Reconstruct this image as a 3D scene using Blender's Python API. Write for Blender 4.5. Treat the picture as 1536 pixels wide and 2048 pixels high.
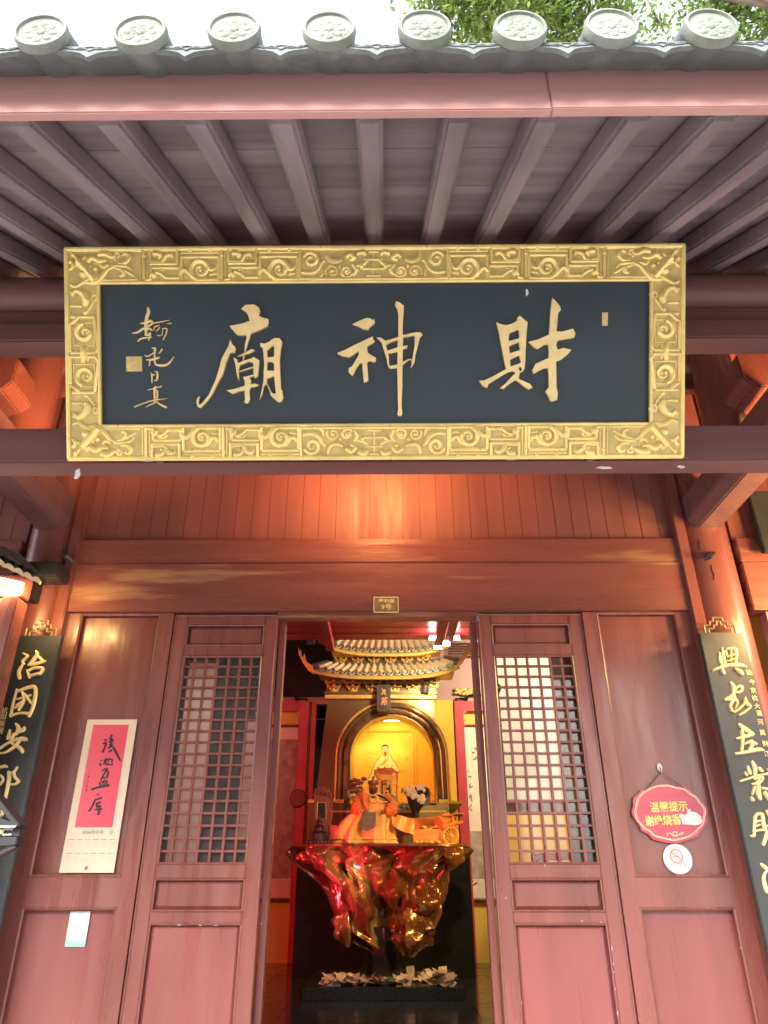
import bpy, bmesh, math, random
from mathutils import Vector, Matrix, noise
for o in list(bpy.data.objects): bpy.data.objects.remove(o)
S = bpy.context.scene
COL = S.collection
R = math.radians
rnd = random.Random(7)

# ------------------------------------------------------------------ camera
F, CX, CY, TH, PS = 1420.0, 757.0, 1024.0, R(27.5), R(.45)
CAM = Vector((.04, 0, 1.5))
cd = bpy.data.cameras.new('camera'); cam = bpy.data.objects.new('camera', cd); COL.objects.link(cam)
cam.location = CAM; cam.rotation_euler = (R(90) + TH, 0, PS)
cd.sensor_fit = 'VERTICAL'; cd.sensor_height = 36; cd.lens = F * 36 / 2048
cd.shift_x = (768 - CX) / 2048
cd.clip_start = .05; cd.clip_end = 600
S.camera = cam

# ------------------------------------------------------------------ sky, sun, exposure
SUN_EL, SUN_AZ = R(34), R(200)
W = bpy.data.worlds.new('World'); S.world = W; W.use_nodes = True
nt = W.node_tree; bg = nt.nodes['Background']
sk = nt.nodes.new('ShaderNodeTexSky'); sk.sky_type = 'NISHITA'; sk.sun_disc = False
sk.sun_elevation = SUN_EL; sk.sun_rotation = SUN_AZ; sk.dust_density = 4.0; sk.air_density = 1.2; sk.ozone_density = 1.0
hs = nt.nodes.new('ShaderNodeHueSaturation'); hs.inputs['Saturation'].default_value = .22
nt.links.new(sk.outputs[0], hs.inputs['Color']); nt.links.new(hs.outputs[0], bg.inputs['Color'])
bg.inputs['Strength'].default_value = .15
sl = bpy.data.lights.new('sun', 'SUN'); sl.energy = .5; sl.specular_factor = 1; sl.angle = R(20); sl.color = (1, .96, .9)
so = bpy.data.objects.new('sun', sl); COL.objects.link(so)
_sd = Vector((math.sin(SUN_AZ) * math.cos(SUN_EL), math.cos(SUN_AZ) * math.cos(SUN_EL), math.sin(SUN_EL)))
so.location = _sd * 40; so.rotation_euler = (-_sd).to_track_quat('-Z', 'Y').to_euler()
S.view_settings.view_transform = 'Standard'; S.view_settings.look = 'None'
S.view_settings.exposure = 2.38; S.view_settings.gamma = 1; S.view_settings.use_curve_mapping = False
S.cycles.use_denoising = True; S.cycles.max_bounces = 8; S.cycles.sample_clamp_indirect = 6

def ray(x, y):
    u = (x - CX) / F; v = -(y - CY) / F
    Y = math.cos(TH) - v * math.sin(TH); Z = math.sin(TH) + v * math.cos(TH)
    return Vector((u * math.cos(PS) - Y * math.sin(PS), u * math.sin(PS) + Y * math.cos(PS), Z))
def pt(x, y, Y):
    "a point of the upright plane at depth Y, read off the photograph"
    d = ray(x, y); return CAM + d * (Y / d.y)

# ------------------------------------------------------------------ materials
def mat(name, col, rough=.5, metal=0., var=.12, scale=3., streak=None, bump=.0, bscale=40., col2=None, mix=(.45, .62),
        mscale=4., coat=0., rvar=.1, emit=None, estr=0., mdet=4., stretch=(1, 1, 1), spec=.5):
    m = bpy.data.materials.new(name); m.use_nodes = True
    n = m.node_tree; b = n.nodes['Principled BSDF']; L = n.links.new
    g = n.nodes.new('ShaderNodeNewGeometry'); mp = n.nodes.new('ShaderNodeMapping'); L(g.outputs['Position'], mp.inputs['Vector'])
    mp.inputs['Scale'].default_value = streak or stretch
    t = n.nodes.new('ShaderNodeTexNoise'); t.inputs['Scale'].default_value = scale; t.inputs['Detail'].default_value = 5
    L(mp.outputs[0], t.inputs['Vector'])
    r = n.nodes.new('ShaderNodeValToRGB'); r.color_ramp.elements[0].position = .3; r.color_ramp.elements[1].position = .7
    c = Vector(col[:3])
    r.color_ramp.elements[0].color = (*(c * (1 - var)), 1); r.color_ramp.elements[1].color = (*[min(1, k) for k in c * (1 + var)], 1)
    L(t.outputs['Fac'], r.inputs['Fac']); out = r.outputs['Color']
    if col2:
        t2 = n.nodes.new('ShaderNodeTexNoise'); t2.inputs['Scale'].default_value = mscale; t2.inputs['Detail'].default_value = mdet
        t2.inputs['Roughness'].default_value = .65
        L(mp.outputs[0], t2.inputs['Vector'])
        r2 = n.nodes.new('ShaderNodeValToRGB'); r2.color_ramp.elements[0].position = mix[0]; r2.color_ramp.elements[1].position = mix[1]
        L(t2.outputs['Fac'], r2.inputs['Fac'])
        mx = n.nodes.new('ShaderNodeMix'); mx.data_type = 'RGBA'
        L(r2.outputs['Color'], mx.inputs['Factor']); L(out, mx.inputs['A']); mx.inputs['B'].default_value = (*col2[:3], 1)
        out = mx.outputs['Result']
    L(out, b.inputs['Base Color'])
    b.inputs['Metallic'].default_value = metal; b.inputs['Specular IOR Level'].default_value = spec
    if rvar:
        t3 = n.nodes.new('ShaderNodeTexNoise'); t3.inputs['Scale'].default_value = scale * 2.3; t3.inputs['Detail'].default_value = 6
        L(mp.outputs[0], t3.inputs['Vector'])
        mr = n.nodes.new('ShaderNodeMapRange'); mr.inputs[1].default_value = .3; mr.inputs[2].default_value = .7
        mr.inputs[3].default_value = max(.03, rough - rvar); mr.inputs[4].default_value = min(1, rough + rvar)
        L(t3.outputs['Fac'], mr.inputs[0]); L(mr.outputs[0], b.inputs['Roughness'])
    else: b.inputs['Roughness'].default_value = rough
    if coat: b.inputs['Coat Weight'].default_value = coat; b.inputs['Coat Roughness'].default_value = .12
    if bump:
        t4 = n.nodes.new('ShaderNodeTexNoise'); t4.inputs['Scale'].default_value = bscale; t4.inputs['Detail'].default_value = 6
        L(mp.outputs[0], t4.inputs['Vector'])
        bp = n.nodes.new('ShaderNodeBump'); bp.inputs['Strength'].default_value = bump; bp.inputs['Distance'].default_value = .01
        L(t4.outputs['Fac'], bp.inputs['Height']); L(bp.outputs[0], b.inputs['Normal'])
    if emit: b.inputs['Emission Color'].default_value = (*emit, 1); b.inputs['Emission Strength'].default_value = estr
    return m

VERT = (3., 3., .35); HORI = (.3, 3., 3.)
M = {}
M['lacquer'] = mat('red_lacquer', (.18, .055, .045), .28, var=.16, scale=1.6, streak=VERT, bump=.12, bscale=9, rvar=.13)
M['plank'] = mat('red_plank_paint', (.20, .064, .052), .48, var=.16, scale=1.6, streak=VERT, bump=.1, bscale=9, rvar=.12)
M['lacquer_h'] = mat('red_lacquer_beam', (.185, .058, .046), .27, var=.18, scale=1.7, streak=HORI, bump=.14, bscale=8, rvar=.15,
                     col2=(.34, .17, .085), mix=(.57, .66), mscale=1.5)  # lighter patches paint glossy lamp reflections into the lacquer colour
M['panelred'] = mat('red_panel_paint', (.20, .055, .050), .36, var=.13, scale=1.6, streak=(4, 4, .3), bump=.07, bscale=7, rvar=.14, col2=(.225, .068, .062), mix=(.52, .8), mscale=1.8)
M['door'] = mat('red_door_paint', (.175, .053, .044), .32, var=.19, scale=2.2, streak=VERT, bump=.10, bscale=14, rvar=.14, col2=(.21, .074, .060), mix=(.56, .8), mscale=2.6)
M['porch'] = mat('dull_porch_paint', (.15, .062, .06), .5, var=.15, scale=2., streak=HORI, bump=.12, bscale=9, rvar=.1)
M['rafter'] = mat('veiled_rafter_paint', (.205, .158, .178), .62, var=.34, scale=3., streak=(3, .4, .4), bump=.2, bscale=14)  # grey mauve tone mixes the lens flare veil into the paint colour
M['soffit'] = mat('veiled_soffit_paint', (.205, .165, .187), .7, var=.32, scale=2.6, streak=HORI, bump=.2, bscale=14)  # boards greyed with the same flare veil as the rafters
M['fascia'] = mat('faded_fascia_paint', (.43, .215, .20), .68, var=.14, scale=2.4, streak=HORI, bump=.15, bscale=12,
                  col2=(.52, .34, .30), mix=(.58, .75), mscale=2.6)
M['tile'] = mat('grey_roof_tile', (.125, .14, .142), .7, var=.16, scale=9, bump=.25, bscale=60, col2=(.21, .23, .215), mix=(.5, .75), mscale=7)
M['tileface'] = mat('pale_tile_face', (.195, .21, .185), .75, var=.2, scale=11, bump=.3, bscale=70, col2=(.13, .15, .115), mix=(.5, .72), mscale=6)
M['gold'] = mat('gold_paint', (.82, .63, .235), .36, metal=.35, var=.12, scale=9, bump=.1, bscale=60)
M['goldrec'] = mat('antique_gold_ground', (.56, .41, .155), .5, metal=.3, var=.2, scale=14, bump=.15, bscale=60)
M['goldletter'] = mat('gold_leaf_letter', (.80, .60, .29), .42, metal=.3, var=.08, scale=22, bump=.12, bscale=90)
M['board'] = mat('blue_black_board', (.021, .033, .044), .45, var=.12, scale=2, rvar=.05, bump=.02)
M['couplet'] = mat('black_couplet_board', (.030, .031, .029), .38, var=.15, scale=2.2, rvar=.08, bump=.03)
M['black'] = mat('black_paint', (.018, .018, .019), .4, var=.2, scale=5)
M['blackhole'] = mat('black_curtain_and_shade', (.008, .008, .009), .8, var=.2, scale=5)  # curtain black; also the sheets and panel that stand in for shade
M['stone'] = mat('dark_polished_stone', (.030, .032, .034), .16, var=.3, scale=2.4, rvar=.07, col2=(.05, .05, .05), mix=(.5, .7), mscale=3)
M['plinth'] = mat('black_granite', (.022, .024, .027), .3, var=.2, scale=30)
M['white'] = mat('white_paper', (.58, .575, .555), .7, var=.03, scale=3)
M['cream'] = mat('cream_paper', (.62, .48, .37), .7, var=.05, scale=3)
M['scrollpaper'] = mat('old_scroll_paper', (.78, .66, .50), .8, var=.1, scale=5)
M['scrollgrey'] = mat('scroll_lower_print', (.40, .31, .25), .8, var=.3, scale=9)
M['calred'] = mat('calendar_red', (.60, .05, .085), .35, var=.06, scale=4, rvar=.05)
M['ink'] = mat('black_ink', (.012, .010, .011), .6, var=.1)
M['inkbrown'] = mat('brown_ink', (.16, .07, .035), .7, var=.3, scale=30)
M['signred'] = mat('sign_red', (.40, .028, .06), .22, var=.14, scale=6, streak=(.2, 1, 4), rvar=.05)  # horizontal tone bands imitate light reflections across the sign
M['signyellow'] = mat('sign_yellow', (.90, .62, .16), .5, var=.05)
M['signcream'] = mat('sign_cream_line', (.90, .70, .42), .5, var=.05)
M['mint'] = mat('mint_print', (.22, .42, .34), .6, var=.05)
M['greyink'] = mat('grey_ink', (.22, .23, .25), .7, var=.1)
M['prohibit'] = mat('prohibition_red', (.55, .10, .07), .5, var=.05)
M['bronze'] = mat('bronze_plate', (.24, .17, .09), .38, metal=.4, var=.2, scale=30)
M['wallyellow'] = mat('yellow_plaster', (.78, .50, .09), .7, var=.08, scale=1.2, bump=.05)
M['wallpink'] = mat('inner_plaster', (.50, .32, .26), .8, var=.08, scale=2)
M['inred'] = mat('interior_red_paint', (.50, .05, .06), .4, var=.12, scale=3)
M['shrine'] = mat('shrine_gold_lacquer', (.17, .105, .048), .32, metal=.5, var=.06, scale=2, rvar=.02)
M['shrinedark'] = mat('arch_moulding', (.17, .085, .045), .3, metal=.35, var=.15, scale=4)
M['shrinegold'] = mat('shrine_carved_gold', (.66, .42, .11), .4, metal=.4, var=.15, scale=20)
M['shrinetile'] = mat('shrine_tile_cream', (.74, .62, .42), .45, var=.06, scale=12)
M['shrinecap'] = mat('shrine_tile_end', (.075, .085, .08), .4, var=.2, scale=30)
M['flame'] = mat('gilded_flame', (.82, .46, .13), .4, metal=.2, var=.1, scale=20)
M['niche'] = mat('niche_gold_ground', (.86, .56, .06), .6, var=.06, scale=5)
M['skin'] = mat('painted_skin', (.78, .50, .30), .6, var=.05)
M['hair'] = mat('painted_hair', (.07, .035, .02), .6, var=.1)
M['robe_y'] = mat('painted_robe', (.88, .74, .30), .6, var=.12, scale=14)
M['robeline'] = mat('painted_line', (.42, .26, .03), .6, var=.1)
M['cloudline'] = mat('painted_cloud', (.70, .40, .05), .6, var=.1)
M['robe'] = mat('orange_robe', (.82, .45, .11), .42, var=.14, scale=8, bump=.05)
M['robehem'] = mat('robe_hem', (.78, .55, .26), .5, var=.12, scale=12)
M['robedark'] = mat('red_orange_robe', (.62, .17, .035), .45, var=.14, scale=10)
M['bronzeface'] = mat('bronze_face', (.34, .14, .085), .3, metal=.5, var=.15, scale=20)
M['apron'] = mat('carved_slate', (.12, .115, .10), .5, metal=.3, var=.35, scale=40, bump=.5, bscale=60)
M['root'] = mat('varnished_root_wood', (.20, .085, .036), .22, metal=.6, var=.4, scale=3, bump=.25, bscale=26, rvar=.08,
                col2=(.44, .34, .15), mix=(.54, .62), mscale=2.2, stretch=(1, 1, .35))
M['orange'] = mat('orange_lacquer', (.66, .22, .05), .45, var=.15, scale=16)
M['treasure'] = mat('treasure_gold', (.80, .42, .10), .35, metal=.4, var=.15, scale=30)
M['carved'] = mat('carved_rosewood', (.20, .06, .035), .4, var=.35, scale=50, bump=.5, bscale=70)
M['bluegrey'] = mat('blue_grey_glaze', (.16, .20, .22), .35, metal=.2, var=.2, scale=20)
M['flower'] = mat('cream_petals', (.78, .70, .55), .7, var=.08, scale=40)
M['leafd'] = mat('dark_leaf', (.05, .08, .03), .5, var=.3, scale=30)
M['note'] = mat('banknote_pink', (.52, .36, .34), .8, var=.2, scale=14, col2=(.60, .54, .46), mix=(.42, .6), mscale=6)
M['note2'] = mat('banknote_grey', (.42, .40, .36), .8, var=.25, scale=20, col2=(.5, .33, .3), mix=(.5, .6), mscale=9)
M['lamp'] = mat('lamp_glow', (1, .85, .6), .5, rvar=0, emit=(1, .80, .45), estr=7)
M['lampw'] = mat('lamp_white_glow', (1, .95, .9), .5, rvar=0, emit=(1, .93, .8), estr=10)
M['lampr'] = mat('lamp_red_glow', (.9, .05, .06), .5, rvar=0, emit=(1, .03, .07), estr=5)
M['metal'] = mat('grey_metal', (.30, .30, .31), .35, metal=.8, var=.1, scale=20)
M['cord'] = mat('brown_cord', (.07, .035, .03), .7, var=.1)
M['housewall'] = mat('grey_house_wall', (.10, .09, .085), .8, var=.2, scale=1)
M['bark'] = mat('tree_bark', (.16, .13, .10), .9, var=.3, scale=8, bump=.6, bscale=14)
M['ground'] = mat('courtyard_stone', (.44, .43, .41), .8, var=.12, scale=1.2, bump=.1)
M['whitewash'] = mat('whitewash', (.72, .71, .68), .85, var=.08, scale=1)
M['chip'] = mat('bare_plaster_chip', (.62, .58, .54), .8, var=.1, scale=40)
def leafmat():
    m = bpy.data.materials.new('leaf'); m.use_nodes = True; n = m.node_tree; b = n.nodes['Principled BSDF']; L = n.links.new
    g = n.nodes.new('ShaderNodeNewGeometry'); r = n.nodes.new('ShaderNodeValToRGB')
    r.color_ramp.elements[0].color = (.085, .16, .03, 1); r.color_ramp.elements[1].color = (.26, .37, .08, 1)
    e = r.color_ramp.elements.new(.5); e.color = (.15, .25, .05, 1)
    L(g.outputs['Random Per Island'], r.inputs['Fac']); L(r.outputs[0], b.inputs['Base Color'])
    b.inputs['Roughness'].default_value = .45
    t = n.nodes.new('ShaderNodeBsdfTranslucent'); L(r.outputs[0], t.inputs['Color'])
    a = n.nodes.new('ShaderNodeMixShader'); a.inputs[0].default_value = .62
    L(b.outputs[0], a.inputs[1]); L(t.outputs[0], a.inputs[2]); L(a.outputs[0], n.nodes['Material Output'].inputs['Surface'])
    return m
M['leaf'] = leafmat()
def glassmat(name, tint, rough, alpha):
    m = bpy.data.materials.new(name); m.use_nodes = True; n = m.node_tree; L = n.links.new
    t = n.nodes.new('ShaderNodeBsdfTransparent'); t.inputs[0].default_value = (*tint, 1)
    gl = n.nodes.new('ShaderNodeBsdfGlossy'); gl.inputs['Roughness'].default_value = rough
    fr = n.nodes.new('ShaderNodeFresnel'); fr.inputs[0].default_value = 1.5
    a = n.nodes.new('ShaderNodeMixShader'); L(fr.outputs[0], a.inputs[0]); L(t.outputs[0], a.inputs[1]); L(gl.outputs[0], a.inputs[2])
    d = n.nodes.new('ShaderNodeBsdfPrincipled'); d.inputs['Base Color'].default_value = (.5, .46, .42, 1); d.inputs['Roughness'].default_value = .6
    d.inputs['Transmission Weight'].default_value = .0
    b2 = n.nodes.new('ShaderNodeMixShader'); b2.inputs[0].default_value = alpha
    L(a.outputs[0], b2.inputs[1]); L(d.outputs[0], b2.inputs[2]); L(b2.outputs[0], n.nodes['Material Output'].inputs['Surface'])
    return m
M['glass'] = glassmat('window_glass', (.84, .82, .80), .03, .08)
M['film'] = glassmat('hazy_window_glass', (.93, .90, .86), .06, .03)

# ------------------------------------------------------------------ object helpers
POS = {}
def tag(o, label=None, cat=None, group=None, kind=None):
    for k, v in (('label', label), ('category', cat), ('group', group), ('kind', kind)):
        if v: o[k] = v
    return o
def thing(name, loc, label, cat, group=None):
    o = bpy.data.objects.new(name, None); COL.objects.link(o); o.empty_display_size = .1
    o.location = loc; POS[o] = Vector(loc); return tag(o, label, cat, group)
def link(name, me, parent=None, off=None):
    o = bpy.data.objects.new(name, me); COL.objects.link(o)
    if parent: o.parent = parent
    if off is not None: o.location = off
    POS[o] = (POS[parent] if parent else Vector()) + (Vector(off) if off is not None else Vector())
    return o
class MB:
    def __init__(s): s.v = []; s.f = []
    def add(s, vs, fs):
        b = len(s.v); s.v += [Vector(p) for p in vs]; s.f += [[b + i for i in f] for f in fs]; return s
    def box(s, x0, x1, y0, y1, z0, z1):
        return s.add([(x, y, z) for z in (z0, z1) for y in (y0, y1) for x in (x0, x1)],
                     [(0, 2, 3, 1), (4, 5, 7, 6), (0, 1, 5, 4), (2, 6, 7, 3), (0, 4, 6, 2), (1, 3, 7, 5)])
    def hexa(s, p):  # 8 points: bottom ring 4, top ring 4
        return s.add(p, [(3, 2, 1, 0), (4, 5, 6, 7), (0, 1, 5, 4), (1, 2, 6, 5), (2, 3, 7, 6), (3, 0, 4, 7)])
    def bar(s, a, b, w, h, up=(0, 0, 1)):
        a, b = Vector(a), Vector(b); d = (b - a).normalized(); u = Vector(up); sx = d.cross(u).normalized(); uz = sx.cross(d)
        q = [(-1, -1), (1, -1), (1, 1), (-1, 1)]
        return s.hexa([a + sx * w / 2 * i + uz * h / 2 * j for i, j in q] + [b + sx * w / 2 * i + uz * h / 2 * j for i, j in q])
    def tube(s, pts, r, n=8, cap=True, sq=1., up=None):
        pts = [Vector(p) for p in pts]; k = len(pts)
        rr = r if isinstance(r, (list, tuple)) else [r] * k
        rings = []; prev = None
        for i, p in enumerate(pts):
            d = (pts[min(i + 1, k - 1)] - pts[max(i - 1, 0)]).normalized()
            if up is not None: a = d.cross(Vector(up)); a = a.normalized() if a.length > 1e-5 else Vector((1, 0, 0))
            elif prev is None:
                t = Vector((0, 0, 1)) if abs(d.z) < .9 else Vector((1, 0, 0)); a = d.cross(t).normalized()
            else: a = (prev - d * prev.dot(d)).normalized()
            prev = a; b = a.cross(d)
            rings.append([p + (a * math.cos(t) + b * math.sin(t) * sq) * rr[i] for t in [2 * math.pi * j / n for j in range(n)]])
        base = len(s.v)
        for rg in rings: s.v += rg
        for i in range(k - 1):
            for j in range(n):
                s.f.append([base + i * n + j, base + i * n + (j + 1) % n, base + (i + 1) * n + (j + 1) % n, base + (i + 1) * n + j])
        if cap:
            s.f.append([base + j for j in range(n)][::-1]); s.f.append([base + (k - 1) * n + j for j in range(n)])
        return s
    def lathe(s, prof, c, n=16, ax=(0, 0, 1), sx=1., sy=1.):
        q = Vector((0, 0, 1)).rotation_difference(Vector(ax)); base = len(s.v); c = Vector(c)
        for r, z in prof:
            for j in range(n):
                t = 2 * math.pi * j / n; s.v.append(c + q @ Vector((r * math.cos(t) * sx, r * math.sin(t) * sy, z)))
        for i in range(len(prof) - 1):
            for j in range(n): s.f.append([base + i * n + j, base + i * n + (j + 1) % n, base + (i + 1) * n + (j + 1) % n, base + (i + 1) * n + j])
        if prof[0][0] > 1e-4: s.f.append([base + j for j in range(n)][::-1])
        if prof[-1][0] > 1e-4: s.f.append([base + (len(prof) - 1) * n + j for j in range(n)])
        return s
    def ball(s, c, r, n=8, m=5, sc=(1, 1, 1)):
        c = Vector(c); base = len(s.v)
        for i in range(m + 1):
            a = math.pi * i / m
            for j in range(n):
                t = 2 * math.pi * j / n
                s.v.append(c + Vector((math.sin(a) * math.cos(t) * sc[0], math.sin(a) * math.sin(t) * sc[1], math.cos(a) * sc[2])) * r)
        for i in range(m):
            for j in range(n): s.f.append([base + i * n + j, base + (i + 1) * n + j, base + (i + 1) * n + (j + 1) % n, base + i * n + (j + 1) % n])
        return s
    def grid(s, P, close=False):
        base = len(s.v); n = len(P[0])
        for row in P: s.v += [Vector(p) for p in row]
        for i in range(len(P) - 1):
            for j in range(n if close else n - 1):
                s.f.append([base + i * n + j, base + i * n + (j + 1) % n, base + (i + 1) * n + (j + 1) % n, base + (i + 1) * n + j])
        return s
    def prism(s, poly, fn, h0, h1):
        "a flat outline pushed from height h0 to h1; fn(x, y, h) gives the point"
        n = len(poly)
        return s.add([fn(x, y, h0) for x, y in poly] + [fn(x, y, h1) for x, y in poly],
                     [list(range(n))[::-1], list(range(n, 2 * n))] + [[i, (i + 1) % n, n + (i + 1) % n, n + i] for i in range(n)])
    def build(s, name, m, parent=None, smooth=False, bevel=0., org=None):
        base = POS[parent] if parent else Vector()
        off = Vector() if org is None else Vector(org) - base
        o0 = base + off
        bm = bmesh.new()
        vs = [bm.verts.new(v - o0) for v in s.v]
        for f in s.f:
            try: bm.faces.new([vs[i] for i in f])
            except ValueError: pass
        bmesh.ops.remove_doubles(bm, verts=bm.verts, dist=1e-5)
        bmesh.ops.recalc_face_normals(bm, faces=bm.faces)
        if bevel: bmesh.ops.bevel(bm, geom=[e for e in bm.edges if len(e.link_faces) == 2 and e.calc_face_angle(0) > .5], offset=bevel, segments=2, affect='EDGES', clamp_overlap=True)
        if smooth:
            for f in bm.faces: f.smooth = True
            for e in bm.edges:
                if len(e.link_faces) == 2 and e.calc_face_angle(0) > R(40): e.smooth = False
        me = bpy.data.meshes.new(name); bm.to_mesh(me); bm.free()
        me.materials.append(M[m] if isinstance(m, str) else m)
        return link(name, me, parent, off)
def copies(o, locs, parent=None):
    for l in locs:
        c = o.copy(); COL.objects.link(c); c.parent = parent or o.parent; c.location = l
def spline(p, k=6):
    "Catmull-Rom through tuples of any length"
    if len(p) < 3: k = max(k, 4)
    out = []; n = len(p)
    for i in range(n - 1):
        a, b, c, d = p[max(i - 1, 0)], p[i], p[i + 1], p[min(i + 2, n - 1)]
        for j in range(k):
            t = j / k
            out.append(tuple(.5 * (2 * q + (r - o) * t + (2 * o - 5 * q + 4 * r - s_) * t * t + (3 * q - o - 3 * r + s_) * t ** 3) for o, q, r, s_ in zip(a, b, c, d)))
    out.append(tuple(p[-1])); return out
def brush(mb, st, fn, h, k=4, z0=0., flat=.55):
    "a brush stroke (x, y, width) raised to height h on the surface fn(x, y, h)"
    c = spline(st, k); n = len(c); P = []
    ends = []
    for i, (x, y, w) in enumerate(c):
        a, b = c[max(i - 1, 0)], c[min(i + 1, n - 1)]; dx, dy = b[0] - a[0], b[1] - a[1]; l = math.hypot(dx, dy) or 1
        ends.append((x, y, max(w, 1e-4), -dy / l, dx / l, dx / l, dy / l))
    x, y, w, nx, ny, tx, ty = ends[0]; ends.insert(0, (x - tx * w * .35, y - ty * w * .35, w * .45, nx, ny, tx, ty))
    x, y, w, nx, ny, tx, ty = ends[-1]; ends.append((x + tx * w * .35, y + ty * w * .35, w * .45, nx, ny, tx, ty))
    for x, y, w, nx, ny, _, _ in ends:
        P.append([fn(x + nx * w * q, y + ny * w * q, z0 + hh * h) for q, hh in ((-.5, 0), (-.5 * flat, .85), (0, 1), (.5 * flat, .85), (.5, 0))])
    mb.grid(P)
    for e in (0, -1):
        b = len(mb.v); mb.v += [Vector(p) for p in P[e]]; mb.f.append([b, b + 1, b + 2, b + 3, b + 4])
    return mb
def ribbon(mb, st, fn, h, k=4):
    "a flat ink stroke lying at height h"
    c = spline(st, k); n = len(c); P = []
    for i, (x, y, w) in enumerate(c):
        a, b = c[max(i - 1, 0)], c[min(i + 1, n - 1)]; dx, dy = b[0] - a[0], b[1] - a[1]; l = math.hypot(dx, dy) or 1
        P.append([fn(x - dy / l * w / 2, y + dx / l * w / 2, h), fn(x + dy / l * w / 2, y - dx / l * w / 2, h)])
    return mb.grid(P)
def outline_mesh(polys, fn, h, bev=0.):
    "filled outline with holes (first polygon outer), raised to h, as a list of verts and faces"
    cu = bpy.data.curves.new('outline', 'CURVE'); cu.dimensions = '2D'; cu.fill_mode = 'BOTH'; cu.extrude = .5
    for p in polys:
        sp = cu.splines.new('POLY'); sp.points.add(len(p) - 1)
        for i, (x, y) in enumerate(p): sp.points[i].co = (x, -y, 0, 1)
        sp.use_cyclic_u = True
    o = bpy.data.objects.new('outline', cu); COL.objects.link(o)
    me = bpy.data.meshes.new_from_object(o)
    r = ([fn(v.co.x, -v.co.y, (v.co.z + .5) * h) for v in me.vertices], [list(f.vertices) for f in me.polygons])
    bpy.data.objects.remove(o); bpy.data.curves.remove(cu); bpy.data.meshes.remove(me)
    return r
def text_geo(txt, fn, size, h, align='CENTER', xs=1., bold=0.):
    cu = bpy.data.curves.new('text', 'FONT'); cu.body = txt; cu.size = size; cu.align_x = align; cu.align_y = 'CENTER'; cu.extrude = .5; cu.offset = bold
    o = bpy.data.objects.new('text', cu); COL.objects.link(o)
    me = bpy.data.meshes.new_from_object(o)
    r = ([fn(v.co.x * xs, v.co.y, (v.co.z + .5) * h) for v in me.vertices], [list(f.vertices) for f in me.polygons])
    bpy.data.objects.remove(o); bpy.data.curves.remove(cu); bpy.data.meshes.remove(me)
    return r
def light(name, kind, loc, energy, color, parent=None, **kw):
    l = bpy.data.lights.new(name, kind); l.energy = energy; l.color = color
    for k, v in kw.items():
        if k != 'aim': setattr(l, k, v)
    o = bpy.data.objects.new(name, l); COL.objects.link(o)
    if parent: o.parent = parent; o.location = Vector(loc) - POS[parent]
    else: o.location = loc
    if 'aim' in kw: o.rotation_euler = (Vector(kw['aim']) - Vector(loc)).to_track_quat('-Z', 'Y').to_euler()
    return o
# ================================================================== SETTING
tag(MB().box(-60, 60, -60, 4.2, -.2, 0).box(-60, 60, 4.2, 60, -.2, -.004).build('ground', 'ground'), kind='structure')
tag(MB().box(-6, 6, 2.2, 4.38, 0, .5).build('pavement', 'ground'), kind='structure')
FZ = .55
fl = tag(MB().box(-3.7, 3.7, 4.6, 12.3, .2, FZ - .02).build('floor', 'stone'), kind='structure')
sl0 = None
for j in range(9):
    for i in range(9):
        x = -3.6 + .8 * i + (.4 if j % 2 else 0); y = 4.62 + .72 * j
        if x + .794 > 3.7: continue
        MB().box(x, x + .795, y, y + .715, FZ - .02, FZ + rnd.uniform(-.0012, .0012)).build('floor_slab', 'stone', fl)

hall = thing('temple_hall', (0, 4.5, 0), 'red lacquered temple hall with grey tiled eave, open door and lattice leaves', 'temple')
YF = 4.5
def par(name, m, mb, parent=None, **k): return mb.build(name, m, parent or hall, **k)

# ---- columns
for sg in (-1, 1):
    for X in (2.27, 5.6):
        c = par('column', 'lacquer', MB().lathe([(.19, .5), (.19, 2.5), (.186, 4.4), (.18, 5.3)], (sg * X, 4.56, 0), 20), smooth=True)
# cracks and filled splits on the right column
mb = MB()
for px0, py0, px1, py1 in ((1398, 1080, 1400, 1100), (1400, 1132, 1418, 1262), (1422, 1130, 1429, 1160)):
    P = [(px0 + (px1 - px0) * t / 7 + rnd.uniform(-1.2, 1.2), py0 + (py1 - py0) * t / 7) for t in range(8)]
    mb.tube([pt(x, y, 4.372 + abs(pt(x, y, 4.37).x - 2.27) ** 2 * 2.4) for x, y in P], .0045, 5)
par('crack', 'ink', mb)
par('iron_cramp', 'black', MB().tube([pt(1408, 1118, 4.36), pt(1418, 1113, 4.33), pt(1428, 1106, 4.37)], [.012, .022, .012], 6))
par('iron_cramp', 'black', MB().tube([pt(126, 1106, 4.36), pt(133, 1114, 4.32), pt(146, 1124, 4.36)], [.016, .022, .014], 8), smooth=True)

# ---- lintels, plank wall
def bays(): return ((-2.085, 2.085), (-5.45, -2.46), (2.46, 5.45))
for x0, x1 in bays():
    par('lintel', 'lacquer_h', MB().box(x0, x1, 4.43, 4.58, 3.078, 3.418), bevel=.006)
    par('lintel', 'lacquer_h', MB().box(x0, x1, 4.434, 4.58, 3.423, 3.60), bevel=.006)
for x0, x1 in bays():
    n = int((x1 - x0) / .118); w = (x1 - x0) / n
    for i in range(n):
        dy = rnd.uniform(-.0025, .0025); a = x0 + i * w
        par('plank', 'plank', MB().box(a + .0006, a + w - .0006, 4.485 + dy, 4.53, 3.603, 5.35), bevel=.0022)
# square posts beside the columns
for sg in (-1, 1):
    par('jamb', 'lacquer', MB().box(min(sg * 2.045, sg * 2.12), max(sg * 2.045, sg * 2.12), 4.40, 4.6, .5, 4.6), bevel=.006)

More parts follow.
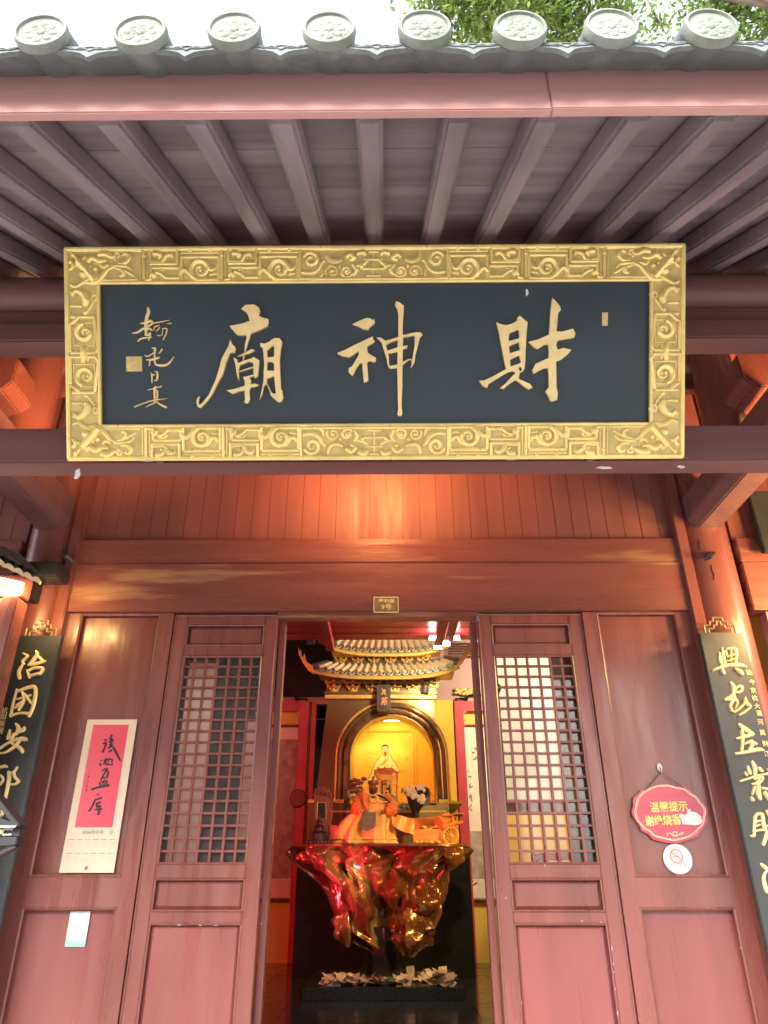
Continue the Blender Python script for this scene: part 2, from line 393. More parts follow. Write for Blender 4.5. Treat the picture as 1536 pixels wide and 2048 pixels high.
# ---- panels beside the doors
def frame_rect(mb, x0, x1, z0, z1, y, r=.011):
    for a, b in (((x0, z0), (x1, z0)), ((x1, z0), (x1, z1)), ((x1, z1), (x0, z1)), ((x0, z1), (x0, z0))):
        mb.tube([(a[0], y, a[1]), (b[0], y, b[1])], r, 6)
    return mb
def raised(mb, x0, x1, z0, z1, y, up=.016, b=.028):
    g = .003
    return mb.add([(x0 + g, y, z0 + g), (x1 - g, y, z0 + g), (x1 - g, y, z1 - g), (x0 + g, y, z1 - g),
                   (x0 + b, y - up, z0 + b), (x1 - b, y - up, z0 + b), (x1 - b, y - up, z1 - b), (x0 + b, y - up, z1 - b)],
                  [(0, 1, 5, 4), (1, 2, 6, 5), (2, 3, 7, 6), (3, 0, 4, 7), (4, 5, 6, 7)])
def side_panel(xa, xb, sg):
    "fixed framed panel; xa nearer the door, xb nearer the column"
    w = MB()
    X = lambda u: (sg * u)
    def bx(u0, u1, z0, z1): w.box(min(X(u0), X(u1)), max(X(u0), X(u1)), 4.462, 4.56, z0, z1)
    bx(xa, xa + .09, .5, 3.074); bx(xb - .085, xb, .5, 3.074)
    bx(xa + .0905, xb - .0855, 1.376, 1.52); bx(xa + .0905, xb - .0855, .5, .62)
    p = par('side_panel', 'door', w)
    u0, u1 = sorted((X(xa + .09), X(xb - .085)))
    par('upper_panel', 'lacquer', MB().box(u0, u1, 4.505, 4.52, 1.52, 3.074), p)
    par('lower_panel', 'panelred', MB().box(u0, u1, 4.505, 4.52, .62, 1.376), p)
    m = MB(); frame_rect(m, u0 + .004, u1 - .004, 1.526, 3.068, 4.472); frame_rect(m, u0 + .004, u1 - .004, .626, 1.370, 4.472)
    par('moulding', 'door', m, p, smooth=True)
    return p
for sg in (-1, 1):
    side_panel(1.345, 2.045, sg)
    side_panel(2.55, 3.40, sg)
    side_panel(3.45, 4.30, sg)

# ---- lattice door leaves
def door_leaf(sg):
    X = lambda u: sg * u
    w = MB()
    def bx(u0, u1, z0, z1, y0=4.475): w.box(min(X(u0), X(u1)), max(X(u0), X(u1)), y0, 4.545, z0, z1)
    bx(.66, .742, .56, 3.066); bx(1.252, 1.338, .56, 3.066)
    for z0, z1 in ((3.0, 3.066), (2.79, 2.858), (1.516, 1.588), (1.298, 1.353), (.56, .62)): bx(.7425, 1.2515, z0, z1)
    d = par('door', 'door', w, bevel=.004)
    u0, u1 = sorted((X(.742), X(1.252)))
    for z0, z1 in ((2.858, 3.0), (1.353, 1.516), (.62, 1.298)):
        par('panel', 'panelred' if z0 < 1 else 'door', raised(MB(), u0, u1, z0, z1, 4.508), d)
    mo = MB()
    for z0, z1 in ((2.858, 3.0), (1.353, 1.516), (.62, 1.298), (1.588, 2.79)): frame_rect(mo, u0 + .003, u1 - .003, z0 + .003, z1 - .003, 4.482, .008)
    frame_rect(mo, sorted((X(.664), X(1.334)))[0], sorted((X(.664), X(1.334)))[1], .564, 3.062, 4.474, .006)
    par('moulding', 'door', mo, d, smooth=True)
    for i in range(1, 7):
        x = u0 + (u1 - u0) * i / 7
        par('lattice_bar', 'door', MB().box(x - .0065, x + .0065, 4.486, 4.512, 1.597, 2.781), d)
    for i in range(1, 18):
        z = 1.588 + (2.79 - 1.588) * i / 18
        par('lattice_bar', 'door', MB().box(u0 + .009, u1 - .009, 4.4885, 4.5105, z - .0062, z + .0062), d)
    par('glass', 'glass' if sg < 0 else 'film', MB().box(u0, u1, 4.522, 4.526, 1.588, 2.79), d)
    return d
door_leaf(-1); door_leaf(1)
# inner jambs of the open middle bay (its two leaves are lifted out)
for sg in (-1, 1):
    par('door_jamb', 'door', MB().box(min(sg * .618, sg * .657), max(sg * .618, sg * .657), 4.56, 4.64, .56, 3.044), bevel=.004)
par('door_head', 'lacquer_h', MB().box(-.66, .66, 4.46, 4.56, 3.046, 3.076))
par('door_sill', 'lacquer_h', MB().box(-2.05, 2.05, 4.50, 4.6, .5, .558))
par('hinge', 'metal', MB().box(.655, .70, 4.452, 4.458, 3.052, 3.06).box(.645, .662, 4.452, 4.458, 3.01, 3.048))

# chipped paint on panel edges; the left bevel's pale row imitates a highlight
mb = MB()
for px0, py0, px1, py1, n in ((1221, 1868, 1236, 2040, 5), (1042, 1990, 1044, 2012, 1), (1478, 1890, 1482, 1902, 1), (521, 1842, 523, 1848, 1), (100, 1792, 101, 1797, 1), (1160, 1842, 1214, 1846, 2), (322, 1850, 470, 1851, 3), (1088, 1728, 1090, 1731, 1), (1010, 1790, 1012, 1796, 1)):
    for k in range(n):
        u = (k + rnd.random() * .7) / n; x, y = px0 + (px1 - px0) * u, py0 + (py1 - py0) * u; L_ = rnd.uniform(2, 12) if n > 2 else 5
        dx, dy = (px1 - px0), (py1 - py0); l = math.hypot(dx, dy) or 1
        P = [(x, y), (x + dx / l * L_ * .5 + dy / l * 1.1, y + dy / l * L_ * .5 - dx / l * 1.1), (x + dx / l * L_, y + dy / l * L_), (x + dx / l * L_ * .5 - dy / l * .6, y + dy / l * L_ * .5 + dx / l * .6)]
        mb.prism(P, lambda a, b, h: pt(a, b, 4.4735) + Vector((0, -h, 0)), 0, .001)
tag(par('chip_and_highlight', 'chip', mb), kind='stuff')

# ---- porch: beams, tie beams, posts, brackets
par('porch_beam', 'porch', MB().box(-5.6, 5.6, 2.76, 2.895, 3.20, 3.392), bevel=.012)
par('upper_beam', 'porch', MB().box(-5.6, 5.6, 2.80, 2.94, 3.95, 4.075), bevel=.01)
par('upper_beam', 'porch', MB().box(-5.6, 5.6, 2.84, 2.92, 4.08, 4.19), bevel=.008)
par('purlin', 'porch', MB().tube([(-5.6, 2.87, 4.305), (5.6, 2.87, 4.305)], .112, 16), smooth=True)
OCT = [(-.5, -.28), (-.28, -.5), (.28, -.5), (.5, -.28), (.5, .28), (.28, .5), (-.28, .5), (-.5, .28)]
def octbeam(X, Z, y0, y1, w, h):
    return MB().prism([(a * w, b * h) for a, b in OCT], lambda x, z, hh: Vector((X + x, hh, Z + z)), y0, y1)
for sg in (-1, 1):
    par('tie_beam', 'porch', octbeam(sg * 2.27, 3.80, 2.897, 4.40, .27, .30), bevel=.008)
    par('short_post', 'lacquer', MB().lathe([(.15, 3.9), (.135, 4.05), (.125, 4.75)], (sg * 2.2, 3.72, 0), 16), smooth=True)
    a = pt(1440, 735, 3.35); par('bracket_beam', 'lacquer', octbeam(sg * 2.27, a.z, 3.34, 3.74, .25, .29), bevel=.008)
zc = pt(200, 733, 3.86).z
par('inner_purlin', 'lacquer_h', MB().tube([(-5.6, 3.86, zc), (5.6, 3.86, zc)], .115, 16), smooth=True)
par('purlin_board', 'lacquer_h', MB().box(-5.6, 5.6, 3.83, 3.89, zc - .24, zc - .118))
# flaked paint on the beam
fk = MB()
for poly in ([(152, 942), (160, 938), (161, 950), (155, 958), (149, 958)],):
    fk.prism(poly, lambda x, y, h: pt(x, y, 2.755) + Vector((0, -h, 0)), .0, .006)
for cx_, cy_, w_, h_ in ((1208, 936, 34, 5), (1362, 934, 16, 6), (294, 922, 26, 2.5), (470, 920, 14, 3), (1020, 919, 26, 3)):
    fk.prism([(cx_ - w_ / 2, cy_), (cx_ - w_ / 4, cy_ - h_ / 2), (cx_ + w_ / 3, cy_ - h_ / 3), (cx_ + w_ / 2, cy_ + h_ / 4), (cx_, cy_ + h_ / 2)],
             lambda x, y, h: pt(x, y, 2.757) + Vector((0, -h, 0)), 0, .003)
par('paint_flake', 'chip', fk)

# ---- rafters, sheathing, fascia
SL = .637; AL = math.atan(SL); ca, sa = math.cos(AL), math.sin(AL)
def slope(X, Y, up=0.): return Vector((X, Y - up * sa, 1.5 + 1.134 + SL * Y + up * ca))
r0 = None; locs = []
for k in range(-13, 14):
    x = .26 * k + .005
    w = rnd.uniform(.078, .09)
    par('rafter', 'rafter', MB().bar(slope(x + rnd.uniform(-.006, .006), 1.318, .045), slope(x, 5.2, .045), w, .088, (0, 0, 1)), bevel=.012)
for j in range(27):
    y = 1.36 + .15 * j
    par('soffit_board', 'soffit', MB().hexa([slope(-5.6, y + .002, .091 + (j % 2) * .003), slope(5.6, y + .002, .091 + (j % 2) * .003), slope(5.6, y + .148, .091), slope(-5.6, y + .148, .091),
                                             slope(-5.6, y + .002, .115), slope(5.6, y + .002, .115), slope(5.6, y + .148, .115), slope(-5.6, y + .148, .115)]))
xs = pt(1100, 200, 1.28).x
par('fascia_board', 'fascia', MB().box(-5.6, xs, 1.274, 1.302, 3.463, 3.665), bevel=.004)
par('fascia_board', 'fascia', MB().box(xs + .0008, 5.6, 1.2725, 1.302, 3.466, 3.665), bevel=.003)

# ---- eave tiles
px_caps = [98, 292, 474, 660, 848, 1035, 1215, 1410]
caps = [pt(p, 62, 1.165).x for p in px_caps]
stp = (caps[-1] - caps[0]) / 7
caps = [caps[0] - stp * k for k in range(12, 0, -1)] + caps + [caps[-1] + stp * k for k in range(1, 12)]
ZC, YC, RC = 3.617, 1.143, .0725
D = Vector((0, ca, sa)); N = Vector((0, -sa, ca))
rest = MB()
for i, x in enumerate(caps):
    tw = rnd.uniform(-.012, .012); dz = rnd.uniform(-.007, .007)
    c0 = Vector((x, YC, ZC + dz))
    vis = -2.2 < x < 2.2
    sec = [(math.cos(q * math.pi / 10), math.sin(q * math.pi / 10)) for q in range(20)]
    mbx = MB().grid([[c0 + D * s_ + Vector((a * RC * k_, .004, b * RC * k_)) for a, b in sec] for s_, k_ in ((0, 1), (.05, .97), (.34, .92))], close=True)
    if vis:
        cp = par('cap_tile', 'tile', mbx, smooth=True)
        f = MB().lathe([(RC * 1.03, .014), (RC * 1.05, 0), (RC * 1.0, -.012), (RC * .9, -.013), (RC * .86, -.006), (0.001, -.005)], c0 + Vector((0, 0, 0)), 28, (rnd.uniform(-.015, .015), 1, .02))
        par('tile_face', 'tileface', f, cp, smooth=True)
        e = MB()   # flower relief on the round face
        for k in range(8):
            t = k * math.pi / 4 + tw * 9
            q = c0 + Vector((math.cos(t) * RC * .5, -.0055, math.sin(t) * RC * .5)); e.ball(q, .013, 8, 5, (1, .22, 1))
            q = c0 + Vector((math.cos(t + .4) * RC * .3, -.0055, math.sin(t + .4) * RC * .3)); e.ball(q, .008, 6, 4, (1, .22, 1))
        for k in range(24):
            t = k * math.pi / 12; q = c0 + Vector((math.cos(t) * RC * .74, -.0055, math.sin(t) * RC * .74)); e.ball(q, .004, 5, 3, (1, .3, 1))
        e.ball(c0 + Vector((0, -.006, 0)), .014, 8, 4, (1, .25, 1))
        par('flower_relief', 'tileface', e, cp, smooth=True)
    else: rest.v and None; rest.add(mbx.v, mbx.f)
    for k in range(1, 13):
        a = c0 + D * (.34 * k); rest.tube([a, a + D * .34], [RC * .98, RC * .92], 10, cap=False)
for i in range(len(caps) - 1):
    x0, x1 = caps[i], caps[i + 1]; xm = (x0 + x1) / 2; w = (x1 - x0)
    def sag(u): return ZC - .018 - .012 * (1 - (2 * u) ** 2)
    vis = -2.2 < xm < 2.2
    P = [[Vector((xm + u * w, 1.172, sag(u) + .0)) + D * s_ for u in [q / 8 - .5 for q in range(9)]] for s_ in (.0, .35)]
    Q = [[p + N * -.014 for p in row] for row in P]
    mbx = MB().grid(P).grid(Q[::-1])
    if vis:
        pn = par('pan_tile', 'tile', mbx, smooth=True)
        top = [(u * w * .86, sag(u * .86)) for u in [q / 10 - .5 for q in range(11)]]
        lo = []
        for q in range(11):
            u = .5 - q / 10; au = abs(u) * 2
            d = .016 + .024 * (1 - au ** 1.6) + (.020 * max(0, 1 - au / .16)) + .004 * math.cos(au * math.pi * 2.5)
            lo.append((u * w * .86, sag(u * .86) - d))
        dt = par('drip_tile', 'tile', MB().prism(top + lo, lambda a, z, h: Vector((xm + a, 1.166 + h + (z - ZC) * .12, z)), 0, .014), smooth=True)
        rl = MB()
        fn = lambda a, z, h: Vector((xm + a, 1.166 - h + (z - ZC) * .12, z))
        for sgn in (-1, 1):
            brush(rl, [(0, sag(0) - .032, .004), (sgn * .025, sag(.1) - .012, .006), (sgn * .05, sag(.2) - .022, .006), (sgn * .075, sag(.3) - .008, .005)], fn, .004)
            brush(rl, [(sgn * .012, sag(0) - .02, .004), (sgn * .035, sag(.15) - .022, .005), (sgn * .06, sag(.25) - .012, .005), (sgn * .085, sag(.33) - .018, .004)], fn, .004)
        brush(rl, [(-.02, sag(0) - .015, .004), (0, sag(0) - .006, .006), (.02, sag(0) - .015, .004)], fn, .004)
        par('scroll_relief', 'tile', rl, dt, smooth=True)
    else: rest.add(mbx.v, mbx.f)
    P = [[Vector((xm + u * w, 1.172, sag(u) - .004 * 0)) + D * s_ for u in [q / 4 - .5 for q in range(5)]] for s_ in (.33, 4.6)]
    rest.grid(P)
tag(par('roof_tile_field', 'tile', rest, smooth=True), kind='stuff')

# ---- inside of the hall
par('back_wall', 'wallyellow', MB().box(-3.7, -1.1, 11.05, 11.2, .5, 3.92)); par('back_wall', 'wallyellow', MB().box(1.1, 3.7, 11.05, 11.2, .5, 3.92))
par('upper_back_wall', 'wallpink', MB().box(-3.7, 3.7, 11.04, 11.2, 3.925, 6.6))
par('side_wall', 'wallyellow', MB().box(-3.85, -3.7, 4.6, 11.2, .5, 6.6)); par('side_wall', 'wallyellow', MB().box(3.7, 3.85, 4.6, 11.2, .5, 6.6))
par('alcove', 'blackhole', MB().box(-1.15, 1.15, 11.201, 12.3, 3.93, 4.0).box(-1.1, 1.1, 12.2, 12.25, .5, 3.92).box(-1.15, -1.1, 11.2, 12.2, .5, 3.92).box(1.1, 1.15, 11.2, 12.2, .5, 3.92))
par('ceiling', 'inred', MB().box(-3.9, 3.9, 4.56, 11.3, 6.6, 6.7))
for sg in (-1, 1):
    par('red_post', 'inred', MB().box(sg * 1.17 - .07, sg * 1.17 + .07, 10.94, 11.045, FZ, 3.95), bevel=.008)
    par('red_post', 'inred', MB().box(sg * 1.03 - .035, sg * 1.03 + .035, 10.98, 11.06, FZ, 3.95), bevel=.006)
par('red_rail', 'inred', MB().box(1.245, 3.7, 10.98, 11.035, 3.80, 3.95)); par('red_rail', 'inred', MB().box(-3.7, -1.245, 10.98, 11.035, 3.80, 3.95))
for y1, y0, Y in ((1269, 1258, 7.4), (1255, 1247, 7.2), (1242, 1225, 7.0)):
    z0, z1 = pt(757, y1, Y).z, pt(757, y0, Y).z
    par('cross_beam', 'inred', MB().box(-3.7, 3.7, Y, Y + .2, z0, z1), bevel=.01)
a = pt(757, 1273, 7.5); par('pale_rail', 'shrinetile', MB().box(-1.0, 1.25, 7.5, 7.53, a.z - .008, a.z + .008))
par('ceiling_board', 'inred', MB().box(-3.7, 3.7, 7.62, 11.0, 5.3, 5.35))
for x0, x1, sg in ((620, 645, -1), (646, 660, -1), (893, 877, 1), (916, 898, 1)):
    yb = {620: 1290, 646: 1304, 893: 1294, 916: 1286}[x0]
    b = pt(x1, yb, 7.3); par('ceiling_batten', 'inred', MB().bar((b.x, 4.75, b.z + .05), (b.x, 7.3, b.z + .05), .085, .085), bevel=.004)
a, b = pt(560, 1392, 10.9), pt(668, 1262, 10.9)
par('shade_sheet', 'blackhole', MB().box(-1.75, b.x, 10.9, 10.95, a.z, b.z + .3))  # black sheets put in to darken the left of the back wall
par('shade_sheet', 'blackhole', MB().box(-3.65, -1.93, 10.972, 11.0, .6, 5.2))
for k in range(6):
    a, b = pt(896, 1312 - 5 * k, 10.95), pt(960, 1309 - 5 * k, 10.95); par('louvre_slat', 'carved', MB().box(a.x, b.x + .3, 10.94, 11.0, a.z, a.z + .014))
# glimpse of an opposite house that the lattice glass mirrors
hs_ = thing('courtyard_house', (-3, -14, 0), 'white walled courtyard house behind the viewer, mirrored in the lattice glass', 'house')
MB().box(-12, 4, -18, -13, 0, 4.4).build('wall', 'housewall', hs_)
MB().box(-5.62, -5.36, -12.1, -11.8, 0, 7.2).box(-5.2, -5.05, -12.1, -11.8, 0, 6.2).build('reflection_pillar', 'whitewash', hs_)  # pale pillars added to make bright strips in the lattice reflection
MB().hexa([(-12.5, -18.5, 4.41), (4.5, -18.5, 4.41), (4.5, -12.2, 4.41), (-12.5, -12.2, 4.41), (-12.5, -15.6, 10), (4.5, -15.6, 10), (4.5, -15.4, 10), (-12.5, -15.4, 10)]).build('roof', 'tile', hs_)
# ================================================================== NAME BOARD
TP = R(29.0); TB = 3.17
BU, BV, BN = Vector((1, 0, 0)), Vector((0, -math.sin(TP), math.cos(TP))), Vector((0, -math.cos(TP), -math.sin(TP)))
_d = ray(748, 708); _t = TB / (_d.dot(Vector((-math.sin(PS) * math.cos(TH), math.cos(PS) * math.cos(TH), math.sin(TH)))))
BC = CAM + _d * _t; BS = TB / F
def bd(x, y, h=0.): return BC + BU * ((x - 748) * BS) + BV * (-(y - 708) * BS) + BN * h
nb = thing('name_board', tuple(bd(748, 917)), 'large black name board with carved gold frame and three gold characters over the door', 'name board')
def bbox(x0, y0, x1, y1, h0, h1): return MB().prism([(x0, y0), (x1, y0), (x1, y1), (x0, y1)], bd, h0, h1)
bbox(198, 562, 1302, 852, -.030, -.006).build('panel', 'board', nb)
fr = MB()
for x0, y0, x1, y1 in ((134, 497, 1363, 567), (134, 848, 1363, 917), (134, 567.2, 201, 847.8), (1297, 567.2, 1363, 847.8)):
    fr.prism([(x0, y0), (x1, y0), (x1, y1), (x0, y1)], bd, -.035, .012)
frame = fr.build('frame', 'goldrec', nb)
lip = MB()
for x0, y0, x1, y1, w in ((134, 499, 1363, 499, 5), (134, 915, 1363, 915, 5), (136, 499, 136, 915, 5), (1361, 499, 1361, 915, 5), (200, 565, 1299, 565, 3.5), (200, 850, 1299, 850, 3.5), (199, 565, 199, 850, 3.5), (1299, 565, 1299, 850, 3.5)):
    lip.tube([bd(x0, y0, .012), bd(x1, y1, .012)], w * BS, 8)
lip.build('frame_lip', 'gold', frame, smooth=True)
# carved fret and scroll work: lines are (x, y, width) on a strip s (along) by t (0 outer edge .. 66 inner edge)
def carve(mb, lines, balls, fn):
    for ln in lines:
        c = spline(ln, 5) if len(ln) > 2 and len(ln[0]) == 3 else [tuple(p) for p in ln]
        mb.tube([fn(x, y, .013 + .002 * (w > 7)) for x, y, w in c], [max(1.4, w * .57) * BS for x, y, w in c], 8, sq=1.15)
    for x, y, r in balls: mb.lathe([(r * BS, 0), (r * BS * .92, r * BS * .5), (r * BS * .6, r * BS * .85), (.0001, r * BS)], fn(x, y, .012), 10, BN)
def poly(pts, w):
    out = []
    for i in range(len(pts) - 1):
        a, b = pts[i], pts[i + 1]; out.append([(a[0], a[1], w), (b[0], b[1], w)])
    return out
def spir(cx, cy, r0, r1, a0, turns, w0, w1, n=16):
    return [(cx + (r0 + (r1 - r0) * i / n) * math.cos(a0 + turns * 2 * math.pi * i / n), cy + (r0 + (r1 - r0) * i / n) * math.sin(a0 + turns * 2 * math.pi * i / n), w0 + (w1 - w0) * i / n) for i in range(n + 1)]
def fretA(s):
    L = poly([(s + 5, 3), (s + 60, 3), (s + 60, 30), (s + 5, 30), (s + 5, 3)], 6.5) + poly([(s + 64, 38), (s + 8, 38), (s + 8, 60), (s - 4, 62)], 6.5) + poly([(s + 36, 58), (s + 64, 58), (s + 64, 38)], 6)
    L += [[(s + 5, 25, 6), (s + 28, 27, 7), (s + 36, 16, 8), (s + 47, 12, 8), (s + 52, 18, 5)], [(s + 12, 10, 10), (s + 22, 10, 10), (s + 27, 15, 7), (s + 22, 20, 4)],
          [(s + 40, 60, 6), (s + 28, 50, 7), (s + 18, 46, 7), (s + 30, 42, 5), (s + 36, 48, 4)], [(s + 6, 56, 7), (s + 12, 50, 9), (s + 16, 58, 6)]]
    return L, [(s + 12, 55, 4)]
def spiralB(s):
    L = poly([(s + 4, 62), (s + 4, 17), (s + 78, 17), (s + 78, 62), (s + 30, 62)], 6.5) + poly([(s + 2, 9), (s + 80, 9)], 4)
    L += [[(s + 2, 50, 7), (s + 10, 43, 9), (s + 18, 48, 8), (s + 26, 60, 6)], spir(s + 42, 42, 21, 3, R(110), 1.55, 9, 5),
          [(s + 48, 26, 6), (s + 56, 32, 8), (s + 62, 42, 8), (s + 70, 40, 7), (s + 74, 32, 4)], [(s + 60, 52, 6), (s + 74, 50, 4)]]
    return L, [(s + 22, 5, 4.5), (s + 62, 5, 4.5), (s + 42, 44, 4)]
def postC(s):
    return poly([(s, 4), (s, 62)], 6) + poly([(s - 7, 2), (s - 7, 64)], 2.5) + poly([(s + 7, 2), (s + 7, 64)], 2.5), [(s, 15, 4.8)]
def dragon(s, d):
    q = lambda x: s + d * x
    L = [[(q(0), 60, 6), (q(2), 6, 6), (q(8), 3, 6)], [(q(8), 3, 6), (q(130), 3, 6), (q(148), 4, 5)], [(q(0), 61, 6), (q(70), 62, 7), (q(148), 62, 6)],
         [(x if d > 0 else 2 * s - x, y, w) for x, y, w in spir(s + 24, 25, 16, 3, R(200), 1.4, 8, 6)],
         [(q(5), 48, 6), (q(25), 50, 8), (q(38), 42, 8), (q(44), 30, 7), (q(52), 26, 5)], [(q(16), 58, 4), (q(30), 64, 6), (q(44), 56, 5), (q(46), 44, 4)],
         [(q(56), 14, 7), (q(60), 24, 8), (q(72), 28, 8), (q(86), 24, 6)], [(x if d > 0 else 2 * s - x, y, w) for x, y, w in spir(s + 66, 48, 13, 3, R(150), 1.3, 6, 5)],
         [(x if d > 0 else 2 * s - x, y, w) for x, y, w in spir(s + 94, 48, 12, 3, R(20), 1.3, 6, 5)], [(q(92), 20, 9), (q(102), 14, 9), (q(110), 22, 7), (q(100), 26, 5)],
         [(q(106), 34, 5), (q(114), 44, 7), (q(108), 56, 4)], [(q(112), 36, 4), (q(126), 34, 7), (q(136), 26, 5)], [(q(116), 12, 7), (q(128), 10, 9), (q(134), 16, 6)]]
    return L, [(q(66), 47, 5), (q(94), 47, 5), (q(56), 12, 4), (q(97), 16, 4), (q(118), 14, 4), (q(80), 38, 4)]
def dragonhead(s, d):   # the stretch beside a corner
    q = lambda x: s + d * x
    L = [[(q(0), 3, 6), (q(120), 3, 6), (q(138), 5, 6)], [(q(30), 62, 5), (q(130), 61, 4)], [(q(20), 64, 7), (q(44), 66, 9), (q(60), 52, 9), (q(70), 40, 7), (q(84), 34, 6)],
         [(q(28), 26, 9), (q(40), 18, 11), (q(54), 24, 9), (q(66), 22, 6)], [(q(50), 12, 9), (q(66), 10, 11), (q(78), 16, 8), (q(86), 12, 5)],
         [(x if d > 0 else 2 * s - x, y, w) for x, y, w in spir(s + 88, 14, 7, 2, R(90), 1.2, 5, 4)], [(q(90), 28, 5), (q(104), 28, 8), (q(112), 18, 8), (q(106), 11, 6), (q(98), 14, 4)],
         [(q(76), 32, 4), (q(96), 34, 7), (q(110), 36, 6), (q(118), 44, 3)], [(q(80), 36, 4), (q(98), 42, 7), (q(100), 52, 6), (q(92), 54, 4)], [(q(92), 36, 4), (q(112), 48, 6), (q(122), 54, 3)],
         [(x if d > 0 else 2 * s - x, y, w) for x, y, w in spir(s + 34, 46, 11, 2, R(0), 1.3, 6, 4)], [(q(54), 30, 6), (q(60), 36, 7), (q(72), 32, 5)]]
    return L, [(q(22), 40, 6), (q(44), 40, 6), (q(34), 36, 5), (q(28), 52, 5), (q(42), 52, 4), (q(64), 36, 5), (q(34), 46, 4)]
def join(mb, r, fn): carve(mb, r[0], r[1], fn)
for nm, fn in (('upper', lambda x, y, h: bd(x, 498 + y, h)), ('lower', lambda x, y, h: bd(x, 916 - y, h))):
    c = MB()
    for d in (1, -1):
        Q = (lambda f: (lambda x, y, h: f(748 + d * (x - 748), y, h)))(fn)
        join(c, dragonhead(150, 1), Q); join(c, postC(291), Q); join(c, fretA(298), Q); join(c, spiralB(362), Q)
        join(c, postC(446), Q); join(c, fretA(455), Q); join(c, spiralB(519), Q); join(c, dragon(600, 1), Q)
    for t, w in ((5, 10), (20, 18), (38, 22), (52, 14)): carve(c, poly([(748 - w, t + 4), (748 + w, t + 4)], 5), [], fn)
    carve(c, poly([(748, 2), (748, 64)], 3), [(724, 38, 5), (772, 38, 5)], fn)
    c.build('carving', 'gold', frame, smooth=True)
def strip_side(s0):     # side strips: s runs down, t from the outer edge
    L, B = [], []
    L += [[(s0 + 70, 8, 6), (s0 + 74, 20, 7), (s0 + 66, 34, 9), (s0 + 60, 50, 8), (s0 + 62, 62, 5)], [(s0 + 92, 12, 7), (s0 + 84, 20, 9), (s0 + 90, 34, 12), (s0 + 104, 40, 12), (s0 + 112, 34, 8)],
          spir(s0 + 98, 56, 8, 2, R(90), 1.3, 5, 4), [(s0 + 106, 54, 5), (s0 + 118, 46, 5), (s0 + 126, 40, 5), (s0 + 132, 34, 4)], [(s0 + 112, 8, 5), (s0 + 113, 30, 4)]]
    L += poly([(s0 + 134, 8), (s0 + 134, 54), (s0 + 196, 62), (s0 + 205, 56), (s0 + 205, 6), (s0 + 150, 6)], 6.5)
    L += poly([(s0 + 146, 26), (s0 + 146, 54), (s0 + 190, 54), (s0 + 190, 12), (s0 + 176, 12)], 3)
    L += [spir(s0 + 166, 36, 19, 3, R(-170), 1.35, 9, 5), [(s0 + 148, 4, 5), (s0 + 144, 14, 7), (s0 + 136, 22, 7)]]
    B += [(s0 + 50, 36, 10), (s0 + 40, 34, 6), (s0 + 92, 36, 6), (s0 + 126, 36, 4), (s0 + 166, 40, 3.5), (s0 + 86, 10, 4)]
    L += [[(s0 + 192, 30, 8), (s0 + 206, 34, 13), (s0 + 218, 30, 8)], [(s0 + 194, 40, 4), (s0 + 206, 42, 5), (s0 + 218, 40, 4)]]
    return L, B
for d in (1, -1):
    c = MB()
    for e in (1, -1):
        fn = lambda s, t, h: bd(748 + d * (136 + t - 748), (498 + s) if e > 0 else (916 - s), h)
        join(c, strip_side(0), fn)
        g = lambda s, t, h: bd(748 + d * (136 + s - 748), (498 + t) if e > 0 else (916 - t), h)
        carve(c, [[(10, 6, 5), (24, 22, 5)], [(26, 24, 16), (60, 62, 16)], [(20, 34, 7), (30, 26, 9), (40, 16, 7)], [(24, 38, 4), (34, 30, 5), (44, 20, 4)],
                  [(36, 24, 4), (66, 56, 4)], [(6, 42, 5), (14, 34, 7), (8, 22, 5)]], [(14, 12, 5), (8, 26, 4)], g)
    c.build('carving', 'gold', frame, smooth=True)

